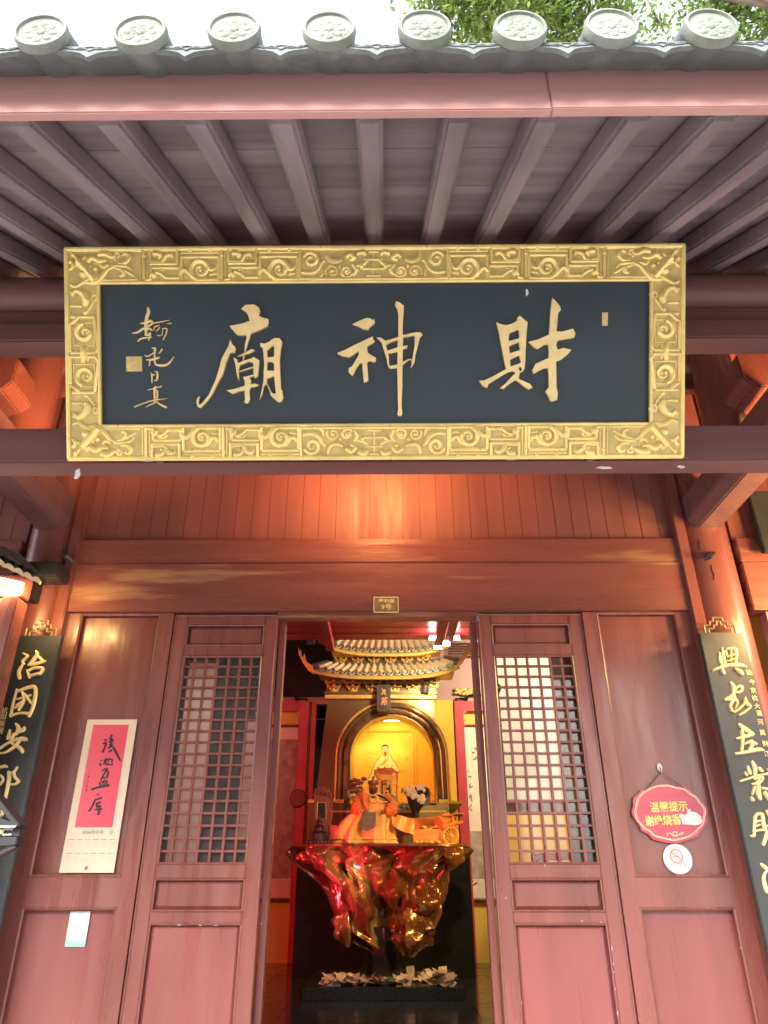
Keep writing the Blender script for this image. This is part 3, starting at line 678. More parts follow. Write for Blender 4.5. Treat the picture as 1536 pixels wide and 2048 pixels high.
def crop(ox, oy, sc): return lambda p: [(ox + q[0] / sc, oy + q[1] / sc) + ((q[2] / sc,) if len(q) > 2 else ()) for q in p]
c1, c2, c3, c4 = crop(380, 590, 6.4), crop(660, 590, 7.68), crop(940, 580, 6.4), crop(240, 600, 8.908)
def letter(name, parent, groups, tr, fn, h, m='goldletter', z0=-.006):
    mb = MB()
    for i, g in enumerate(groups):
        g = g if isinstance(g[0], list) else [g]
        g = [tr(p) for p in g]
        hh = h + .0005 * i
        vs, fs = outline_mesh(g, lambda x, y, q: fn(x, y, z0 + q), hh); mb.add(vs, fs)
    return mb.build(name, m, parent)
letter('character', nb, [
    [(665, 180), (720, 130), (830, 125), (885, 160), (905, 205), (885, 265), (930, 292), (1005, 308), (1012, 350), (1000, 400), (900, 448), (785, 490), (762, 560), (738, 640), (716, 722), (700, 722), (708, 640), (728, 560), (728, 508), (690, 516), (610, 512), (560, 455), (510, 395), (560, 388), (690, 362), (772, 330), (755, 270), (720, 215)],
    [(518, 570), (545, 630), (572, 650), (590, 690), (575, 735), (515, 740), (470, 840), (445, 930), (420, 1010), (360, 1110), (295, 1240), (230, 1335), (130, 1440), (95, 1420), (82, 1370), (90, 1320), (120, 1285), (105, 1360), (120, 1400), (160, 1370), (240, 1270), (330, 1080), (380, 920), (410, 810), (470, 700), (500, 645)],
    [(610, 780), (690, 745), (790, 692), (832, 705), (790, 735), (700, 765), (690, 835), (680, 835), (682, 770)],
    [[(560, 795), (610, 825), (615, 870), (690, 840), (790, 810), (820, 790), (890, 835), (885, 900), (870, 1040), (830, 1060), (815, 1015), (815, 925), (632, 980), (625, 972), (815, 912), (815, 870), (760, 850), (640, 895), (625, 960), (628, 1040), (622, 1090), (600, 1010), (585, 880)]],
    [(680, 1045), (720, 1040), (800, 1018), (830, 1030), (760, 1055), (785, 1095), (775, 1140), (840, 1130), (880, 1145), (850, 1165), (775, 1180), (760, 1225), (765, 1330), (745, 1370), (715, 1385), (692, 1365), (705, 1340), (700, 1215), (620, 1230), (545, 1260), (470, 1215), (560, 1200), (640, 1175), (700, 1160), (705, 1110)],
    [[(905, 615), (960, 625), (1020, 600), (1080, 555), (1150, 555), (1185, 600), (1165, 700), (1150, 850), (1155, 1000), (1165, 1200), (1178, 1215), (1192, 1310), (1170, 1365), (1120, 1365), (1060, 1310), (1030, 1275), (1025, 1240), (990, 1150), (970, 1135), (945, 1170), (925, 1260), (890, 1335), (925, 1190), (945, 1080), (945, 980), (955, 900), (945, 740), (935, 680), (905, 655)],
     [(990, 715), (1060, 650), (1085, 665), (1080, 790), (995, 800)], [(995, 860), (1030, 850), (1080, 870), (1080, 970), (990, 965)], [(985, 1070), (1080, 1035), (1100, 1260), (1060, 1260), (1030, 1220), (1000, 1150), (985, 1130)]]], c1, bd, .018)
letter('character', nb, [
    [(350, 455), (450, 410), (560, 365), (625, 370), (660, 400), (680, 380), (692, 440), (610, 510), (590, 545), (510, 530), (440, 490)],
    [(115, 895), (250, 840), (400, 765), (560, 690), (660, 645), (665, 690), (692, 720), (660, 750), (570, 795), (580, 895), (700, 970), (710, 1000), (690, 1040), (600, 1020), (570, 1050), (580, 1190), (588, 1320), (520, 1350), (500, 1150), (495, 1050), (460, 1055), (400, 1140), (350, 1240), (325, 1235), (285, 1180), (290, 1125), (340, 1100), (400, 1000), (445, 920), (435, 870), (370, 920), (300, 960), (200, 945), (130, 915)],
    [(1000, 170), (1020, 110), (1080, 140), (1138, 185), (1130, 300), (1120, 430), (1115, 600), (1125, 635), (1120, 780), (1115, 1000), (1115, 1090), (1110, 1250), (1110, 1400), (1100, 1600), (1100, 1740), (1108, 1830), (1090, 1860), (1050, 1860), (1030, 1830), (1045, 1750), (1040, 1600), (1035, 1300), (1030, 1140), (1035, 1000), (1040, 700), (1050, 620), (1050, 290), (1030, 220)],
    [(715, 660), (780, 665), (855, 715), (860, 780), (880, 860), (905, 960), (905, 1060), (920, 1100), (1035, 1075), (1045, 1125), (910, 1135), (880, 1060), (870, 980), (830, 860), (790, 730)],
    [(855, 715), (940, 690), (1050, 658), (1050, 700), (940, 735), (862, 780)], [(872, 870), (1045, 810), (1190, 785), (1180, 825), (1110, 850), (1040, 880), (940, 905), (880, 905)],
    [(1110, 635), (1300, 590), (1390, 590), (1420, 620), (1380, 670), (1340, 830), (1310, 930), (1295, 1050), (1235, 1135), (1255, 1050), (1245, 1000), (1200, 1015), (1100, 1090), (1100, 1043), (1215, 990), (1260, 1000), (1300, 780), (1300, 640), (1110, 667)]], c2, bd, .018)
letter('character', nb, [
    [[(330, 430), (385, 455), (450, 470), (530, 450), (600, 410), (600, 370), (630, 350), (690, 405), (728, 430), (715, 560), (705, 760), (700, 900), (690, 1020), (665, 1060), (630, 1070), (615, 1150), (680, 1180), (760, 1215), (792, 1260), (745, 1288), (690, 1250), (630, 1200), (575, 1165), (510, 1205), (460, 1240), (430, 1275), (375, 1265), (440, 1215), (500, 1150), (575, 1075), (550, 1050), (480, 1065), (400, 1110), (230, 1215), (215, 1260), (160, 1240), (110, 1170), (170, 1170), (300, 1110), (455, 1025), (440, 960), (410, 800), (380, 650), (360, 530)],
     [(485, 640), (500, 570), (605, 525), (620, 545), (625, 635), (490, 672)], [(490, 735), (620, 685), (632, 785), (500, 825)], [(505, 905), (625, 850), (645, 945), (510, 995)], [(615, 1005), (648, 1000), (655, 1050), (625, 1050)]],
    [(1040, 130), (1075, 160), (1140, 235), (1150, 280), (1115, 320), (1105, 430), (1095, 550), (1160, 555), (1240, 535), (1305, 515), (1335, 580), (1320, 630), (1180, 655), (1110, 670), (1090, 720), (1110, 785), (1180, 760), (1285, 785), (1230, 850), (1160, 905), (1090, 935), (1095, 1100), (1095, 1250), (1112, 1330), (1105, 1420), (1060, 1438), (1020, 1430), (1000, 1380), (960, 1310), (1000, 1255), (1000, 1110), (990, 1020), (950, 1015), (880, 1045), (810, 1085), (790, 1040), (830, 960), (1000, 885), (995, 720), (950, 715), (850, 775), (800, 740), (740, 680), (850, 655), (1000, 590), (1010, 480), (1020, 300)]], c3, bd, .018)
letter('paint_flake', nb, [[(712, 0), (740, 10), (748, 60), (715, 100)]], c3, bd, .003, 'chip')
for grp in ([[(490, 115, 30), (500, 190, 62), (465, 300, 62), (455, 400, 70), (455, 500, 60), (450, 600, 40)], [(360, 390, 20), (440, 385, 50), (540, 350, 50), (565, 395, 40), (500, 440, 40)], [(215, 565, 25), (300, 550, 40), (420, 480, 45), (520, 490, 45), (560, 520, 30)],
             [(440, 600, 30), (490, 600, 40), (530, 570, 40), (500, 690, 30)], [(305, 710, 25), (380, 660, 30), (550, 640, 25)], [(580, 390, 20), (720, 370, 20), (870, 340, 10)], [(830, 405, 8), (910, 395, 18)], [(600, 520, 14), (610, 460, 22), (700, 430, 14)],
             [(630, 540, 12), (690, 490, 22), (700, 460, 14)], [(760, 490, 20), (830, 490, 26), (820, 570, 22), (760, 690, 16)], [(660, 610, 14), (740, 600, 16), (755, 500, 14)]],
            [[(560, 835, 20), (610, 840, 45), (600, 950, 34), (605, 1080, 34), (640, 1130, 40), (760, 1140, 50), (860, 1100, 40), (950, 985, 8)], [(430, 960, 20), (480, 980, 26), (580, 920, 22)], [(455, 1040, 20), (560, 1035, 45), (680, 1000, 40)], [(520, 1050, 30), (505, 1150, 18)], [(735, 855, 36), (700, 910, 24), (665, 935, 8)]],
            [[(535, 1270, 16), (550, 1320, 36), (548, 1450, 22)], [(550, 1310, 30), (600, 1305, 20)], [(610, 1250, 20), (650, 1270, 36), (640, 1390, 36), (600, 1410, 24)]],
            [[(470, 1580, 12), (600, 1545, 22), (720, 1515, 22)], [(625, 1505, 14), (595, 1560, 40), (595, 1780, 34)], [(600, 1580, 24), (645, 1600, 34), (640, 1770, 30)], [(595, 1620, 18), (645, 1620, 18)], [(595, 1662, 18), (645, 1662, 18)], [(595, 1706, 18), (645, 1706, 18)],
             [(235, 1880, 24), (380, 1820, 24), (560, 1765, 26), (835, 1730, 12)], [(440, 1885, 12), (520, 1840, 22), (610, 1800, 30)], [(620, 1790, 24), (720, 1850, 46), (800, 1885, 50)]]):
    mb = MB()
    for i, s_ in enumerate(grp): brush(mb, c4(s_), bd, .006 + .0004 * i, z0=-.006)
    mb.build('inscription_character', 'goldletter', nb)
def seal(x0, y0, x1, y1, nx, ny):
    mb = MB().prism([(x0, y0), (x1, y0), (x1, y1), (x0, y1)], bd, -.006, -.004)
    s_ = mb.build('seal_stamp', 'goldrec', nb); m2 = MB()
    for i in range(nx):
        x = x0 + (x1 - x0) * (i + .5) / nx; a, b = sorted((rnd.uniform(y0 + 1, y1 - 1), rnd.uniform(y0 + 1, y1 - 1))); m2.prism([(x - .5, y0 + 1.5 if i % 2 else a), (x + .5, y0 + 1.5 if i % 2 else a), (x + .5, y1 - 1.5 if i % 3 else b + 1), (x - .5, y1 - 1.5 if i % 3 else b + 1)], bd, -.004, -.0022)
    for i in range(ny):
        y = y0 + (y1 - y0) * (i + .5) / ny; a, b = sorted((rnd.uniform(x0 + 1, x1 - 1), rnd.uniform(x0 + 1, x1 - 1))); m2.prism([(a, y - .5), (b + 1, y - .5), (b + 1, y + .5), (a, y + .5)], bd, -.004, -.0018)
    m2.build('seal_carving', 'goldletter', s_)
seal(250, 710, 282, 740, 11, 9); seal(1203.5, 627.5, 1215, 654, 4, 7)
for x in (310, 1186):
    MB().bar(bd(x, 918, -.012), bd(x, 918, -.012) + Vector((0, .055, .02)), .03, .008).build('iron_bracket', 'metal', nb)

# ================================================================== COUPLET BOARDS
YB = 4.30
def cb(x, y, h=0.): return pt(x, y, YB) + Vector((0, -h, 0))
def couplet(xl, xr, ztop, label, strokes, small, ornament):
    X0, X1 = pt(xl[0], xl[1], YB).x, pt(xr[0], xr[1], YB).x
    xc = (X0 + X1) / 2; zt = ztop
    t = thing('couplet_board', (xc, YB + .03, .75), label, 'couplet board', 'couplet boards on the two columns')
    MB().box(X0, X1, YB, YB + .035, .75, zt).build('board', 'couplet', t, bevel=.005)
    for tr, chars in strokes:
        for ch in chars:
            mb = MB()
            for i, s_ in enumerate(ch): brush(mb, tr(s_), cb, .010 + .0007 * i, k=5)
            mb.build('character', 'goldletter', t, smooth=True)
    for txt, x, y, sz in small:
        c = pt(x, y, YB)
        vs, fs = text_geo(txt, lambda a, b, h: Vector((c.x + a, YB - h, c.z + b)), sz, .004); MB().add(vs, fs).build('small_character', 'goldletter', t)
    mb = MB()
    for a, b in ornament: mb.tube([Vector((xc + a[0], YB + .012, zt + a[1])), Vector((xc + b[0], YB + .012, zt + b[1]))], .0055, 6)
    mb.build('fret_hanger', 'bronze', t)
    return t
ORN = []
for sg in (-1, 1):
    pl = [(0, .10), (.03, .10), (.03, .075), (.055, .075), (.055, .05), (.095, .05), (.095, .0)]
    ORN += [((sg * a[0], a[1]), (sg * b[0], b[1])) for a, b in zip(pl, pl[1:])]
    pl = [(0, .075), (.012, .075), (.012, .05), (.035, .05), (.035, .027), (.07, .027), (.07, 0)]
    ORN += [((sg * a[0], a[1]), (sg * b[0], b[1])) for a, b in zip(pl, pl[1:])]
cR, cR2, cL = crop(1380, 1230, 4.994), crop(1430, 1560, 4.651), crop(0, 1230, 4.993)
couplet((1398, 1265), (1487, 1264), pt(1440, 1264.5, YB).z, 'black couplet board with gold brush characters on the column right of the door', [
    (cR, [
        [[(290, 380, 20), (300, 450, 34), (330, 520, 24)], [(315, 335, 20), (335, 420, 34), (350, 490, 24)], [(350, 360, 22), (365, 400, 26)], [(365, 340, 22), (420, 335, 30), (455, 350, 34), (460, 430, 34), (450, 470, 26)], [(370, 420, 20), (440, 395, 22)], [(375, 460, 20), (440, 440, 24)], [(405, 345, 22), (405, 460, 22)],
         [(225, 555, 20), (300, 525, 36), (400, 500, 40), (500, 500, 44), (555, 520, 20)], [(310, 535, 30), (335, 585, 36)], [(440, 535, 14), (490, 560, 40), (520, 595, 30)]],
        [[(405, 675, 24), (435, 720, 44), (420, 800, 40), (350, 845, 30)], [(440, 760, 30), (480, 715, 30), (520, 725, 34), (505, 765, 30), (460, 775, 20)], [(430, 780, 40), (440, 840, 40), (400, 900, 34), (420, 960, 26)], [(350, 845, 30), (420, 850, 36), (400, 920, 30)], [(450, 840, 26), (470, 880, 26), (450, 930, 18)],
         [(440, 970, 28), (500, 930, 30), (540, 880, 30), (545, 830, 26)], [(545, 830, 30), (570, 890, 36), (600, 920, 28), (540, 970, 30), (490, 1000, 22)]],
        [[(490, 1095, 30), (540, 1130, 44), (625, 1190, 40)], [(625, 1195, 40), (540, 1215, 40), (465, 1235, 24)], [(515, 1150, 40), (525, 1210, 44), (520, 1290, 36), (515, 1350, 36)], [(455, 1385, 26), (560, 1370, 36), (680, 1345, 46), (722, 1350, 30)], [(610, 1260, 40), (620, 1300, 46), (590, 1350, 36)], [(545, 1290, 24), (600, 1265, 34), (655, 1290, 30)]],
        [[(620, 1465, 30), (650, 1530, 46), (650, 1620, 34)], [(575, 1515, 30), (600, 1580, 40)], [(545, 1575, 26), (565, 1600, 24)], [(690, 1530, 36), (720, 1560, 30)], [(500, 1660, 22), (600, 1630, 28), (700, 1600, 24), (820, 1580, 34)], [(640, 1640, 24), (720, 1620, 30), (700, 1670, 30), (620, 1690, 26)], [(680, 1640, 40), (680, 1750, 60), (700, 1840, 34)],
         [(620, 1790, 24), (640, 1720, 34)], [(720, 1730, 30), (790, 1745, 24)], [(740, 1770, 36), (800, 1850, 44)], [(605, 1820, 24), (625, 1850, 34)], [(770, 1540, 20), (795, 1560, 26)]]]),
    (cR2, [
        [[(360, 480, 26), (370, 400, 36), (375, 340, 36), (400, 315, 30), (440, 325, 36), (450, 400, 40), (470, 460, 40)], [(380, 390, 24), (415, 380, 20)], [(385, 430, 22), (415, 415, 20)], [(330, 520, 20), (360, 520, 34), (370, 480, 24), (430, 465, 26), (470, 470, 30), (480, 510, 40), (450, 600, 36)], [(475, 285, 20), (510, 330, 40)], [(560, 250, 30), (580, 400, 44), (600, 600, 40)], [(480, 430, 24), (660, 390, 36)], [(580, 430, 34), (500, 520, 26)]],
        [[(425, 780, 24), (470, 815, 40)], [(490, 830, 30), (455, 890, 34), (460, 960, 40), (490, 1040, 40), (520, 960, 28)], [(560, 780, 30), (720, 770, 36)], [(580, 790, 30), (560, 900, 36), (500, 1040, 30)], [(610, 840, 30), (700, 850, 30), (690, 920, 30), (620, 920, 24)], [(660, 930, 34), (670, 1040, 40)]]])],
    [(ch, 1380 + x / 4.994, 1230 + y / 4.994, .036) for ch, x, y in zip('始今京杭大運河萬財江', (590, 618, 630, 645, 668, 690, 700, 722, 752, 768), (580, 675, 760, 835, 915, 985, 1075, 1180, 1290, 1390))], ORN)
couplet((34, 1270), (124, 1271), pt(80, 1271, YB).z, 'black couplet board with gold brush characters on the column left of the door', [
    (cL, [
        [[(235, 385, 24), (280, 410, 30)], [(275, 415, 24), (225, 465, 34), (245, 490, 20)], [(235, 485, 24), (190, 560, 40), (195, 630, 44)], [(365, 365, 24), (370, 400, 40), (310, 480, 40), (290, 500, 30)], [(300, 500, 30), (380, 480, 34), (455, 460, 24)], [(390, 420, 34), (430, 460, 30)], [(275, 555, 24), (295, 625, 34)], [(280, 560, 24), (350, 530, 28), (430, 535, 34), (400, 590, 30)], [(295, 610, 26), (350, 595, 26), (400, 580, 26)]],
        [[(170, 745, 24), (135, 870, 30), (105, 1010, 34)], [(180, 760, 30), (280, 725, 36), (345, 720, 40), (355, 790, 44), (325, 930, 40), (290, 1010, 34)], [(110, 1005, 30), (190, 980, 26), (290, 985, 36)], [(220, 770, 24), (260, 810, 34), (310, 880, 30)], [(180, 840, 24), (250, 820, 22), (310, 800, 22)], [(170, 900, 22), (220, 870, 24), (250, 850, 18)], [(150, 930, 20), (210, 900, 24)], [(230, 790, 22), (240, 860, 28), (190, 950, 24)], [(275, 820, 20), (290, 850, 24)]],
        [[(160, 1090, 30), (185, 1130, 44), (160, 1190, 34)], [(100, 1150, 24), (85, 1220, 44), (75, 1240, 20)], [(180, 1170, 30), (230, 1145, 44), (245, 1125, 34)], [(140, 1190, 34), (110, 1260, 36), (130, 1290, 30), (200, 1330, 44), (225, 1370, 40)], [(-60, 1360, 20), (0, 1330, 30), (80, 1280, 26), (180, 1240, 40), (250, 1240, 44), (270, 1250, 24)], [(210, 1230, 36), (150, 1310, 34), (60, 1370, 24), (0, 1380, 20), (-40, 1390, 12)]],
        [[(-60, 1540, 24), (0, 1520, 30), (50, 1510, 34), (75, 1520, 20)], [(-50, 1610, 26), (0, 1600, 30), (30, 1640, 30), (0, 1690, 30), (-60, 1720, 24)], [(-20, 1500, 30), (-30, 1640, 36), (-60, 1820, 24)], [(90, 1570, 40), (90, 1640, 44), (70, 1750, 40), (50, 1840, 36)], [(90, 1580, 30), (140, 1570, 24), (175, 1520, 20)], [(140, 1570, 30), (150, 1620, 34), (190, 1660, 30)], [(190, 1660, 30), (150, 1690, 24), (100, 1690, 20)]],
        [[(15, 1955, 24), (20, 1990, 34), (-30, 2010, 30)], [(-60, 1960, 30), (-40, 2060, 34), (-60, 2200, 30)], [(-20, 2060, 26), (40, 2080, 30), (10, 2180, 28)]]])],
    [(ch, x / 4.993, 1230 + y / 4.993, .04) for ch, x, y in zip('杭如新居', (46, 32, 18, 4), (960, 1020, 1090, 1160))], ORN)

# ================================================================== PAPERS AND SIGNS ON THE PANELS
YP = 4.4975
def pq(x, y, h=0.): return pt(x, y, YP) + Vector((0, -h, 0))
def sheet(quad, h0, h1): return MB().prism(quad, pq, h0, h1)
c6 = crop(110, 1430, 4.267)
q = c6([(275, 40), (700, 38), (512, 1340), (45, 1347)])
P = [pq(*p) for p in q]
X0, X1, Z0, Z1 = (P[0].x + P[3].x) / 2, (P[1].x + P[2].x) / 2, P[3].z, P[0].z
cal = thing('wall_calendar', ((X0 + X1) / 2, YP - .004, Z0), 'long cream paper calendar with a red field of black brush characters', 'calendar')
mb = MB(); G = [[Vector((X0 + (X1 - X0) * i / 6, YP - .005 - .006 * math.sin(i / 6 * math.pi) * (j / 14) - .004 * (j / 14) ** 2, Z1 + (Z0 - Z1) * j / 14)) for i in range(7)] for j in range(15)]
mb.grid(G).grid([[p + Vector((0, .0012, 0)) for p in r] for r in G][::-1]).build('paper', 'cream', cal, smooth=True)
def on(x, y, h):
    p = pq(x, y); u = min(1, max(0, (p.x - X0) / (X1 - X0))); v = min(1, max(0, (Z1 - p.z) / (Z1 - Z0)))
    return Vector((p.x, YP - .005 - .006 * math.sin(u * math.pi) * v - .004 * v * v - h, p.z))
A = [on(*p, .0006) for p in c6([(328, 85), (630, 85), (498, 956), (176, 960)])]
mb = MB(); xa, xb = (A[0].x + A[3].x) / 2, (A[1].x + A[2].x) / 2
def onw(X, Z, h):
    u = min(1, max(0, (X - X0) / (X1 - X0))); v = min(1, max(0, (Z1 - Z) / (Z1 - Z0)))
    return Vector((X, YP - .005 - .006 * math.sin(u * math.pi) * v - .004 * v * v - h, Z))
mb.grid([[onw(xa + (xb - xa) * i / 6, A[0].z + (A[3].z - A[0].z) * j / 10, .0008) for i in range(7)] for j in range(11)]).build('red_field', 'calred', cal, smooth=True)
for ch in ([[(425, 210, 14), (445, 220, 18)], [(410, 250, 14), (440, 240, 16), (420, 300, 18), (405, 320, 22)], [(490, 170, 20), (475, 210, 18), (500, 205, 14)], [(460, 235, 14), (500, 215, 16), (470, 260, 16), (500, 250, 14)], [(455, 290, 14), (480, 270, 16), (500, 280, 18), (530, 330, 22), (562, 395, 14)], [(460, 320, 14), (490, 300, 18)]],
           [[(395, 385, 14), (405, 395, 14)], [(385, 410, 14), (395, 435, 22)], [(420, 425, 12), (440, 370, 14), (435, 420, 14)], [(420, 390, 12), (490, 380, 16), (485, 410, 12)], [(460, 370, 12), (455, 430, 12)], [(435, 425, 12), (490, 425, 14), (495, 410, 8)]],
           [[(400, 480, 12), (450, 460, 18), (420, 510, 16), (395, 560, 16)], [(440, 480, 12), (460, 490, 18), (445, 540, 18)], [(415, 530, 14), (435, 550, 16)], [(385, 570, 16), (395, 610, 14)], [(400, 575, 12), (445, 565, 16), (440, 605, 14)], [(412, 575, 9), (414, 605, 9)], [(425, 575, 9), (427, 605, 9)], [(315, 640, 16), (370, 620, 18), (470, 600, 22)]],
           [[(365, 675, 18), (375, 685, 16)], [(340, 730, 12), (380, 715, 16), (410, 705, 16)], [(345, 730, 16), (325, 780, 16), (295, 825, 18)], [(350, 760, 14), (400, 745, 14)], [(375, 750, 14), (360, 785, 16), (400, 775, 16)], [(345, 810, 14), (410, 800, 20)], [(385, 770, 12), (380, 840, 24), (365, 845, 14)]],
           [[(275, 520, 6), (295, 525, 7), (285, 540, 6)], [(280, 550, 6), (290, 570, 7)], [(265, 575, 6), (285, 580, 6)], [(270, 600, 6), (280, 600, 7), (275, 625, 7)], [(265, 635, 6), (280, 640, 7), (268, 660, 6)]]):
    mb = MB()
    for i, s_ in enumerate(ch): ribbon(mb, c6(s_), on, .0016 + .00015 * i, 5)
    mb.build('brush_character', 'ink', cal)
for txt, px_, py_, sz, m_ in (('2026丙午年', 187.5, 1665.5, .026, 'greyink'),):
    c = on(px_, py_, 0); vs, fs = text_geo(txt, lambda a, b, h: Vector((c.x + a, c.y - .0016 - h, c.z + b)), sz, .0004); MB().add(vs, fs).build('year_line', m_, cal)
tints = ['calred', 'bluegrey', 'leaf', 'calred', 'calred', 'bluegrey']
for r_, (ya, yb, xa_, xb_) in enumerate(((1062, 1130, 115, 525), (1180, 1255, 95, 510))):
    for k in range(6):
        x = xa_ + (xb_ - xa_) * (k + .5) / 6; w = 24
        MB().grid([[on(*p, .0012) for p in c6([(x - w, ya - 2), (x + w, ya - 2)])], [on(*p, .0012) for p in c6([(x - w, ya + 3), (x + w, ya + 3)])]]).build('month_header', tints[k], cal)
        g = MB()
        for rr in range(5):
            for cc in range(6):
                if rnd.random() < .82:
                    u = x - w * .85 + cc * w * 1.7 / 5 - rr * 1.0; v = ya + 18 + rr * 11
                    g.prism(c6([(u, v), (u + 3.4, v), (u + 3.2, v + 4), (u - .2, v + 4)]), lambda a, b, h: on(a, b, h), .001, .0013)
        g.build('day_numbers', 'scrollgrey', cal)
c = on(*c6([(487, 1003)])[0], .0014); MB().lathe([(.012, 0), (.012, .0006), (.0001, .0008)], c, 16, (0, -1, 0)).build('round_emblem', 'mint', cal)
c = on(*c6([(275, 1307)])[0], .0014); MB().lathe([(.010, 0), (.010, .0006), (.0001, .0008)], c, 16, (0, -1, 0)).build('round_emblem', 'calred', cal)

# small leaflet on the lower left panel
q = [pq(*p, .0) for p in c6([(135, 1675), (305, 1680), (255, 1980), (85, 1978)])]
xl, xr, z1, z0 = (q[0].x + q[3].x) / 2, (q[1].x + q[2].x) / 2, q[0].z, q[3].z
lf = thing('leaflet', ((xl + xr) / 2, YP, z0), 'small white card with mint green foot taped to the lower left panel', 'card')
MB().box(xl, xr, YP - .003, YP, z0, z1).build('card', 'white', lf)
n = 12; MB().prism([(xl + .001, z0 + .001), (xr - .001, z0 + .001)] + [(xr - .001 + (xl - xr + .002) * i / n, z0 + (z1 - z0) * (.22 - .08 * math.sin(math.pi * i / n))) for i in range(n + 1)], lambda a, b, h: Vector((a, YP - .0032 - h, b)), 0, .0006).build('mint_band', 'mint', lf)
mb = MB()
for i in range(4): mb.lathe([(.0055, 0), (.0001, .0004)], (xl + (xr - xl) * (.32 + .13 * i), YP - .0036, z0 + (z1 - z0) * .27), 10, (0, -1, 0))
mb.build('dot_row', 'scrollpaper', lf)
MB().box(xl + (xr - xl) * .4, xl + (xr - xl) * .72, YP - .0036, YP - .003, z0 + (z1 - z0) * .93, z0 + (z1 - z0) * .955).build('print_line', 'greyink', lf)

# red hanging sign
c5 = crop(1240, 1520, 7.68)
sgc = pq(1337, 1628)
sign = thing('hanging_sign', tuple(sgc), 'scalloped red notice sign with yellow lettering hanging from a cord', 'sign')
out = c5([(195, 575), (262, 530), (310, 470), (372, 452), (450, 425), (540, 398), (640, 384), (760, 384), (870, 410), (985, 405), (1060, 470), (1165, 560), (1265, 660), (1335, 760), (1322, 830), (1310, 880), (1335, 960), (1275, 1040), (1225, 1100), (1200, 1160), (1160, 1190), (1000, 1240), (870, 1280), (760, 1280), (640, 1262), (490, 1225), (420, 1140), (310, 1090), (280, 1000), (205, 900), (165, 820), (175, 760), (190, 720), (185, 640)])
MB().prism([p[:2] for p in out], pq, .004, .016).build('board', 'signred', sign, bevel=.0015)
for sc, w in ((1., 1.1), (.962, .8)):
    ln = [(250, 600), (300, 545), (362, 488), (450, 440), (540, 405), (700, 390), (840, 425), (980, 455), (1065, 520), (1150, 570), (1205, 650), (1250, 700), (1295, 780), (1280, 890), (1258, 1000), (1190, 1060), (1150, 1110), (1070, 1165), (990, 1200), (830, 1235), (730, 1225), (640, 1205), (510, 1165), (440, 1100), (350, 1050), (300, 985), (250, 930), (215, 820), (232, 700)]
    ln = c5([(755 + (x - 755) * sc, 815 + (y - 815) * sc) for x, y in ln]); ln.append(ln[0])
    mb = MB(); ribbon(mb, [(x, y, w) for x, y in ln], pq, .0172, 3); mb.build('border_line', 'signcream', sign)
def signtext(s_, xa, xb, y0, y1, hpx):
    a, b = pq(*c5([(xa, y0)])[0]), pq(*c5([(xb, y1)])[0]); n = len(s_)
    for i, ch in enumerate(s_):
        c = a.lerp(b, (i + .5) / n); sz = abs(b.x - a.x) / n
        vs, fs = text_geo(ch, lambda u, v, h: Vector((c.x + u, YP - .0165 - h, c.z + v * hpx)), sz * 1.02, .0015, bold=.0005); MB().add(vs, fs).build('sign_character', 'signyellow', sign)
signtext('温馨提示', 445, 1025, 745, 720, 1.05); signtext('谢绝烧香', 370, 920, 955, 925, 1.15)
mb = MB()
for s_ in ([(700, 1135, 6), (720, 1160, 9), (700, 1165, 5)], [(705, 1130, 6), (760, 1130, 9), (800, 1165, 9), (835, 1170, 9), (880, 1160, 9), (920, 1125, 9), (960, 1115, 6)], [(950, 1150, 5), (935, 1140, 7), (960, 1118, 6)], [(820, 1165, 6), (795, 1125, 8), (815, 1100, 8), (830, 1120, 6)], [(840, 1165, 6), (860, 1120, 8), (840, 1100, 8), (828, 1118, 6)]):
    ribbon(mb, c5(s_), pq, .0174, 5)
mb.build('scroll_ornament', 'signcream', sign)
mb = MB()
hook = pq(1321, 1545, .014)
for x, y in ((375, 478), (960, 435)): mb.tube([hook, pq(*c5([(x, y)])[0], .0175)], .0022, 5)
mb.tube([hook + Vector((0, .004, 0)), hook + Vector((0, 0, .02))], .004, 6)
mb.build('cord', 'cord', sign)
pq2 = c5([(890, 850), (905, 830), (940, 835), (975, 855), (1015, 825), (1010, 790), (1040, 758), (1072, 768), (1060, 800), (1120, 800), (1180, 830), (1235, 880), (1225, 905), (1255, 935), (1215, 985), (1140, 1010), (1040, 995), (940, 990), (930, 930)])
hk = thing('adhesive_hook', tuple(hook), 'small clear adhesive hook above the red sign', 'hook')
MB().prism([(hook.x + .016 * math.cos(t * .63), hook.z + .028 + .024 * math.sin(t * .63)) for t in range(10)], lambda a, b, h: Vector((a, YP - h, b)), 0, .003).build('pad', 'chip', hk)
MB().tube([hook + Vector((0, .012, .03)), hook + Vector((0, -.004, .02)), hook + Vector((0, -.006, -.004)), hook + Vector((0, .0, -.006))], .0035, 6).build('hook', 'metal', hk)
pp = MB().prism([p[:2] for p in pq2], pq, .0182, .0192).build('paper_patch', 'white', None, org=tuple(pq(1380, 1640)))
tag(pp, 'torn white paper patch stuck over the end of the red sign lettering', 'paper patch')

